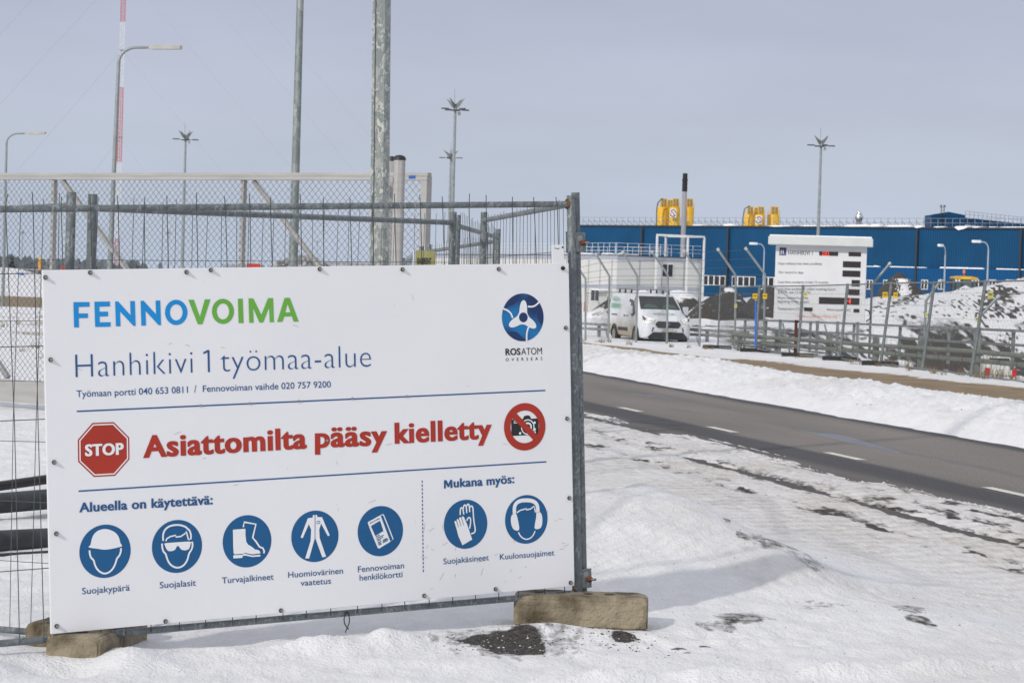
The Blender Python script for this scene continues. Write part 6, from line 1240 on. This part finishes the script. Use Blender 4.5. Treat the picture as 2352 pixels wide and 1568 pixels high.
def loader():
    Y = 186.; t = px(2214, 634, Y); T = thing('wheel_loader', 'wheel loader with a yellow cab roof and orange beacon behind the snow', 'wheel loader', (t.x, t.y, t.z - 3.15))
    YL = mat('loader_yellow', (.62, .33, .03), .5, 0, .08, 2); DK = mat('loader_dark', (.03, .03, .033), .5)
    mb = MB(); P = [(-1.0, 2.98), (-.95, 3.08), (-.45, 3.15), (.5, 3.13), (1.0, 3.03), (1.02, 2.92), (.9, 2.86), (-.9, 2.86)]; mb.prism(P, Frame((0, 0, 0), (1, 0, 0), (0, 0, 1), (0, -1, 0)), -.9, .9); mb.build('cab_roof', YL, T, local=True, bevel=.03)
    mb = MB()
    for x in (-.85, -.3, .55, .9):
        mb.bar((x * 1.02, -.85, 1.5), (x, -.8, 2.86), .1, .1, (0, 1, 0)); mb.bar((x * 1.02, .85, 1.5), (x, .8, 2.86), .1, .1, (0, 1, 0))
    mb.build('cab_frame', DK, T, local=True); MB().box(-.85, .9, -.8, .8, 1.55, 2.85).build('cab_glass', mat('cab_glass', (.09, .14, .15), .1, 0, .3, 2), T, local=True)
    MB().lathe([(.02, 3.1), (.02, 3.36), (.10, 3.37), (.10, 3.6), (.06, 3.66)], (0, 0, 0), 10).build('beacon', mat('beacon_orange', (.80, .20, .01), .4), T, True, local=True)
    MB().box(-1.1, 1.1, -.5, 2.8, .8, 1.5).build('chassis', YL, T, local=True, bevel=.05); MB().box(-1.35, -1.05, -1.1, -.7, 1.2, 1.75).build('front_fender', YL, T, local=True, bevel=.06)
    for sd in (-1, 1):
        MB().box(sd * 1.2 - .12, sd * 1.2 + .12, -.95, -.85, 2.2, 2.75).build('mirror', DK, T, local=True, bevel=.03)
        for yy in (-.9, 2.2): wheel(T, sd * 1.0, yy, .72, .5, sd)
        for k in (.55, .8): MB().box(sd * k - .08, sd * k + .08, -.93, -.9, 2.70, 2.84).build('work_light', WHITEP, T, local=True)
    MB().box(-.35, .4, -.93, -.905, 2.9, 3.06).build('roof_sign', mat('sign_yellow_bright', (.72, .50, .02), .5), T, local=True)
loader()

# ------------------------------------------------------------------ far left behind the gate
def far_left():
    p, q = px(44, 620, 150), px(230, 622, 150); z = p.z; T = thing('plank_wall', 'grey board wall far behind the gate at the left edge', 'wall', ((p.x + q.x) / 2, 150, 0)); mb = MB(); k = p.x
    while k < q.x: mb.box(k, k + .285, 150 + random.uniform(0, .03), 150.12, -.3, z); k += .3
    mb.build('boards', mat('weathered_boards', (.20, .20, .20), .8, 0, .25, 1.2), T); MB().box(p.x, q.x, 149.9, 150.2, z, z + .08).build('coping', mat('coping_grey', (.35, .35, .36), .7), T)
    for x in (60, 84): c = px(x, 650, 149.8).x; MB().box(c - .06, c + .06, 149.78, 149.95, -.3, z - .05).build('wall_post', mat('coping_grey', (.35, .35, .36), .7), T)
    c = px(45, 641, 146); T = thing('blue_barrel', 'small bright blue barrel before the board wall at the left edge', 'barrel', (c.x, 146, c.z - .5)); MB().lathe([(.27, -.5), (.30, -.45), (.30, -.2), (.31, -.18), (.30, .0), (.30, .3), (.27, .36)], c, 14).build('barrel_body', mat('barrel_blue', (.03, .15, .62), .4), T, True); MB().lathe([(.28, .36), (.26, .40)], c, 14).build('lid', mat('barrel_lid', (.02, .09, .4), .4), T, True)
    c = px(150 * PV, 600, 170); T = thing('warning_post', 'orange pole with a pale top standing beyond the board wall', 'post', (c.x, 170, 0)); MB().tube([(c.x, 170, 0), (c.x, 170, c.z + .1)], .13, 8).build('pole', mat('pole_orange', (.70, .32, .03), .6), T); MB().lathe([(.15, 0), (.1, .2)], (c.x, 170, c.z + .1), 8).build('tip', YEL, T)
    def conifer(x, yb, yt, Y, lb, seed):
        b_ = px(x, yb, Y); h = px(x, yt, Y).z - b_.z; T = thing('conifer', lb, 'tree', b_, 'conifers at the left'); MB().tube([b_, b_ + Vector((0, 0, h * .9))], [.16, .03], 7).build('trunk', mat('bark', (.10, .075, .055), .9), T)
        rnd = random.Random(seed); mb = MB()
        for i in range(620):
            f = rnd.random() ** .7; z = b_.z + h * (.12 + .88 * f); r = (1 - f) * h * .26 * rnd.uniform(.35, 1.1) + .06; a = rnd.uniform(0, 6.283); c = Vector((b_.x + r * math.cos(a), b_.y + r * math.sin(a), z - r * .25)); s = h * rnd.uniform(.025, .06); d = Vector((math.cos(a), math.sin(a), -.5)) * s; e = Vector((-math.sin(a), math.cos(a), rnd.uniform(-.3, .3))) * s * .6; mb.add([c - e, c + d, c + e, c - d * .4], [(0, 1, 2, 3)])
        mb.build('crown', mat('dark_needles', (.022, .032, .022), .8, 0, .4, 2), T)
    conifer(27, 634, 590, 190, 'dark bushy conifer near the left edge beyond the chain link', 1)
    # the wood on the horizon
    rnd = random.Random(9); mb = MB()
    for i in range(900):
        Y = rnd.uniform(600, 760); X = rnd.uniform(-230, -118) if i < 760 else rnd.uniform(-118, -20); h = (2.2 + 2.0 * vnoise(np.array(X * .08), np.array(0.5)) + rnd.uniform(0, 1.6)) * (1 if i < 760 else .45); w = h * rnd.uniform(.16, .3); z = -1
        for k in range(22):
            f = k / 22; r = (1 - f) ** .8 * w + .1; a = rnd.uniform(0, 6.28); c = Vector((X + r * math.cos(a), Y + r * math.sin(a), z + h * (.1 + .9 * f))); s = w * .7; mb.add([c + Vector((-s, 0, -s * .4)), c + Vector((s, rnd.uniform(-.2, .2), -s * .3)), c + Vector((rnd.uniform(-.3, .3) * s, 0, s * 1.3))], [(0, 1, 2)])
    tag(mb.build('distant_wood', mat('hazy_conifers', (.15, .17, .19), .9, 0, .4, .05)), 'dark low line of distant conifer wood on the left horizon', 'wood', kind='stuff')  # distance haze painted into the needle colour, paler and bluer
far_left()
# bare shrubs, dry grass, crumbs of snow and grit
def shrub(label, x, y, Y, w, h, n, seed):
    p = px(x, y, Y); p.z = p.z if Y > 80 else tz(p.x, p.y); T = thing('bare_shrub', label, 'shrub', p, 'bare shrubs'); rnd = random.Random(seed); mb = MB(); tw = MB()
    for i in range(n):
        b_ = p + Vector((rnd.uniform(-w, w) / 2, rnd.uniform(-.3, .3), -.05)); hh = h * rnd.uniform(.5, 1); lean = Vector((rnd.gauss(0, .18), rnd.gauss(0, .15), 1)); t = b_ + lean * hh; m_ = b_ + lean * hh * .5 + Vector((rnd.gauss(0, .03), 0, 0)); mb.tube([b_, m_, t], [.010, .007, .003], 4, False)
        for k in range(3): q = b_.lerp(t, rnd.uniform(.35, .85)); tw.tube([q, q + Vector((rnd.gauss(0, .16), rnd.gauss(0, .1), rnd.uniform(.1, .3) * h))], [.005, .0025], 3, False)
    B = mat('twig_brown', (.13, .085, .06), .9, 0, .3, 5); mb.build('stems', B, T); tw.build('twigs', B, T)
shrub('bare brown shrub under the pipes left of the pale car', 2160, 858, 108, 7.0, 1.9, 90, 1)
shrub('thin bare shrub above the pale car', 2302, 822, 122, .8, 2.0, 9, 2)
def scatter():
    rnd = random.Random(12); mb = MB()
    def tuft(x, y, z, h, n, sp):
        for i in range(n):
            a = rnd.uniform(0, 6.28); r = rnd.random() * sp; b_ = Vector((x + r * math.cos(a), y + r * math.sin(a), z - .01)); l = Vector((rnd.gauss(0, .35), rnd.gauss(0, .35), 1)); w = h * .03 + .003; mb.add([b_ - Vector((w, 0, 0)), b_ + Vector((w, 0, 0)), b_ + l * h * rnd.uniform(.5, 1)], [(0, 1, 2)])
    for (x, y), k in (((1375, 771), 3), ((1395, 779), 3), ((1560, 803), 2), ((1500, 790), 2), ((1650, 806), 2), ((1615, 808), 2), ((2105, 858), 5), ((2215, 874), 8), ((2228, 876), 8), ((2185, 868), 4), ((2262, 884), 6), ((2278, 890), 5), ((1880, 838), 4), ((1840, 832), 3), ((2030, 850), 5), ((2060, 853), 5), ((1960, 842), 3)):
        Y = float(np.interp(x, [1340, 1650, 2350], [72, 65, 43])); p = px(x, y, Y); g = tz(p.x, p.y)
        for i in range(k): tuft(p.x + rnd.gauss(0, .35), p.y + rnd.gauss(0, .3), g, rnd.uniform(.08, .22), 10, .10)
    for i in range(60): x = rnd.uniform(-16, -7.2); y = rnd.uniform(45, 88); tuft(x, y, tz(x, y), rnd.uniform(.1, .3), 12, .2)
    tag(mb.build('dry_grass', mat('straw', (.22, .165, .095), .9, 0, .35, 6)), 'dry straw coloured grass tufts along fences and verge', 'grass', kind='stuff')
    def lumps(N, fn, name, m, label, cat):
        mb = MB(); PTS = [fn() for _ in range(N)]; ZS = terrain(np.array([q[0] for q in PTS]), np.array([q[1] for q in PTS]))
        for i in range(N):
            x, y, s = PTS[i]; z = ZS[i]; V = []
            ca, sa = math.cos(i * 2.4), math.sin(i * 2.4)
            for v in ((ca, sa, .3), (-ca, -sa, .2), (-sa, ca, .3), (sa, -ca, .25), (.3 * ca, .3 * sa, 1), (0, 0, -1)): k = s * rnd.uniform(.55, 1.3); V.append((x + v[0] * k, y + v[1] * k, z + v[2] * k * .62 - s * .1))
            mb.add(V, [(0, 2, 4), (2, 1, 4), (1, 3, 4), (3, 0, 4), (2, 0, 5), (1, 2, 5), (3, 1, 5), (0, 3, 5)])
        return tag(mb.build(name, m), label, cat, kind='stuff')
    CRM = mat('packed_snow_crumb', (.74, .73, .715), .85, 0, .1, 12)
    def along(n0, n1, t0, t1): n = rnd.uniform(n0, n1); t = rnd.uniform(t0, t1); return (C0[0] + n * N_[0] + t * A_[0], C0[1] + n * N_[1] + t * A_[1])
    def road_pt():
        k = rnd.random()
        if k < .55: x, y = along(3.1, 7.0, -9, 30); s = .006 + .030 * rnd.random() ** 3
        elif k < .75: x, y = along(-3.6, -2.8, -17, 12); s = rnd.uniform(.003, .010)
        elif k < .88: x, y = along(-1.1, -.8, -14, 14); s = rnd.uniform(.006, .018)
        else: x, y = rnd.uniform(.6, 3.2), rnd.uniform(9, 15); s = rnd.uniform(.002, .007)
        return x, y, s
    lumps(7000, road_pt, 'snow_crumbs', CRM, 'crumbs of ploughed snow along the road edges', 'snow crumbs')
    def drift_pt():
        x = rnd.uniform(-1.9, 1.2); y = 9.95 + .5 * (x + 1.9) * .6 * 0 + rnd.gauss(0, .16) + .42 * max(x + .4, -.8) * .35; return x, 9.72 + .40 * (x + .75) + rnd.gauss(-.12, .12), rnd.uniform(.002, .007)
    lumps(420, drift_pt, 'snow_crumbs', CRM, 'small crumbs of snow below the big sign', 'snow crumbs')
    def grit_pt():
        k = rnd.random()
        if k < .5: return rnd.gauss(.0, .18), rnd.gauss(9.98, .15), rnd.uniform(.002, .007)
        if k < .62: return rnd.gauss(.52, .12), rnd.gauss(10.12, .1), rnd.uniform(.003, .009)
        return rnd.uniform(.4, 3.0), rnd.uniform(9, 14.5), rnd.uniform(.0015, .005) * (1 + 1.2 * (rnd.random() < .05))
    lumps(620, grit_pt, 'grit', mat('dark_grit', (.045, .042, .036), .9, 0, .5, 30), 'dark grit and small stones scattered on the foreground snow', 'grit')
scatter()
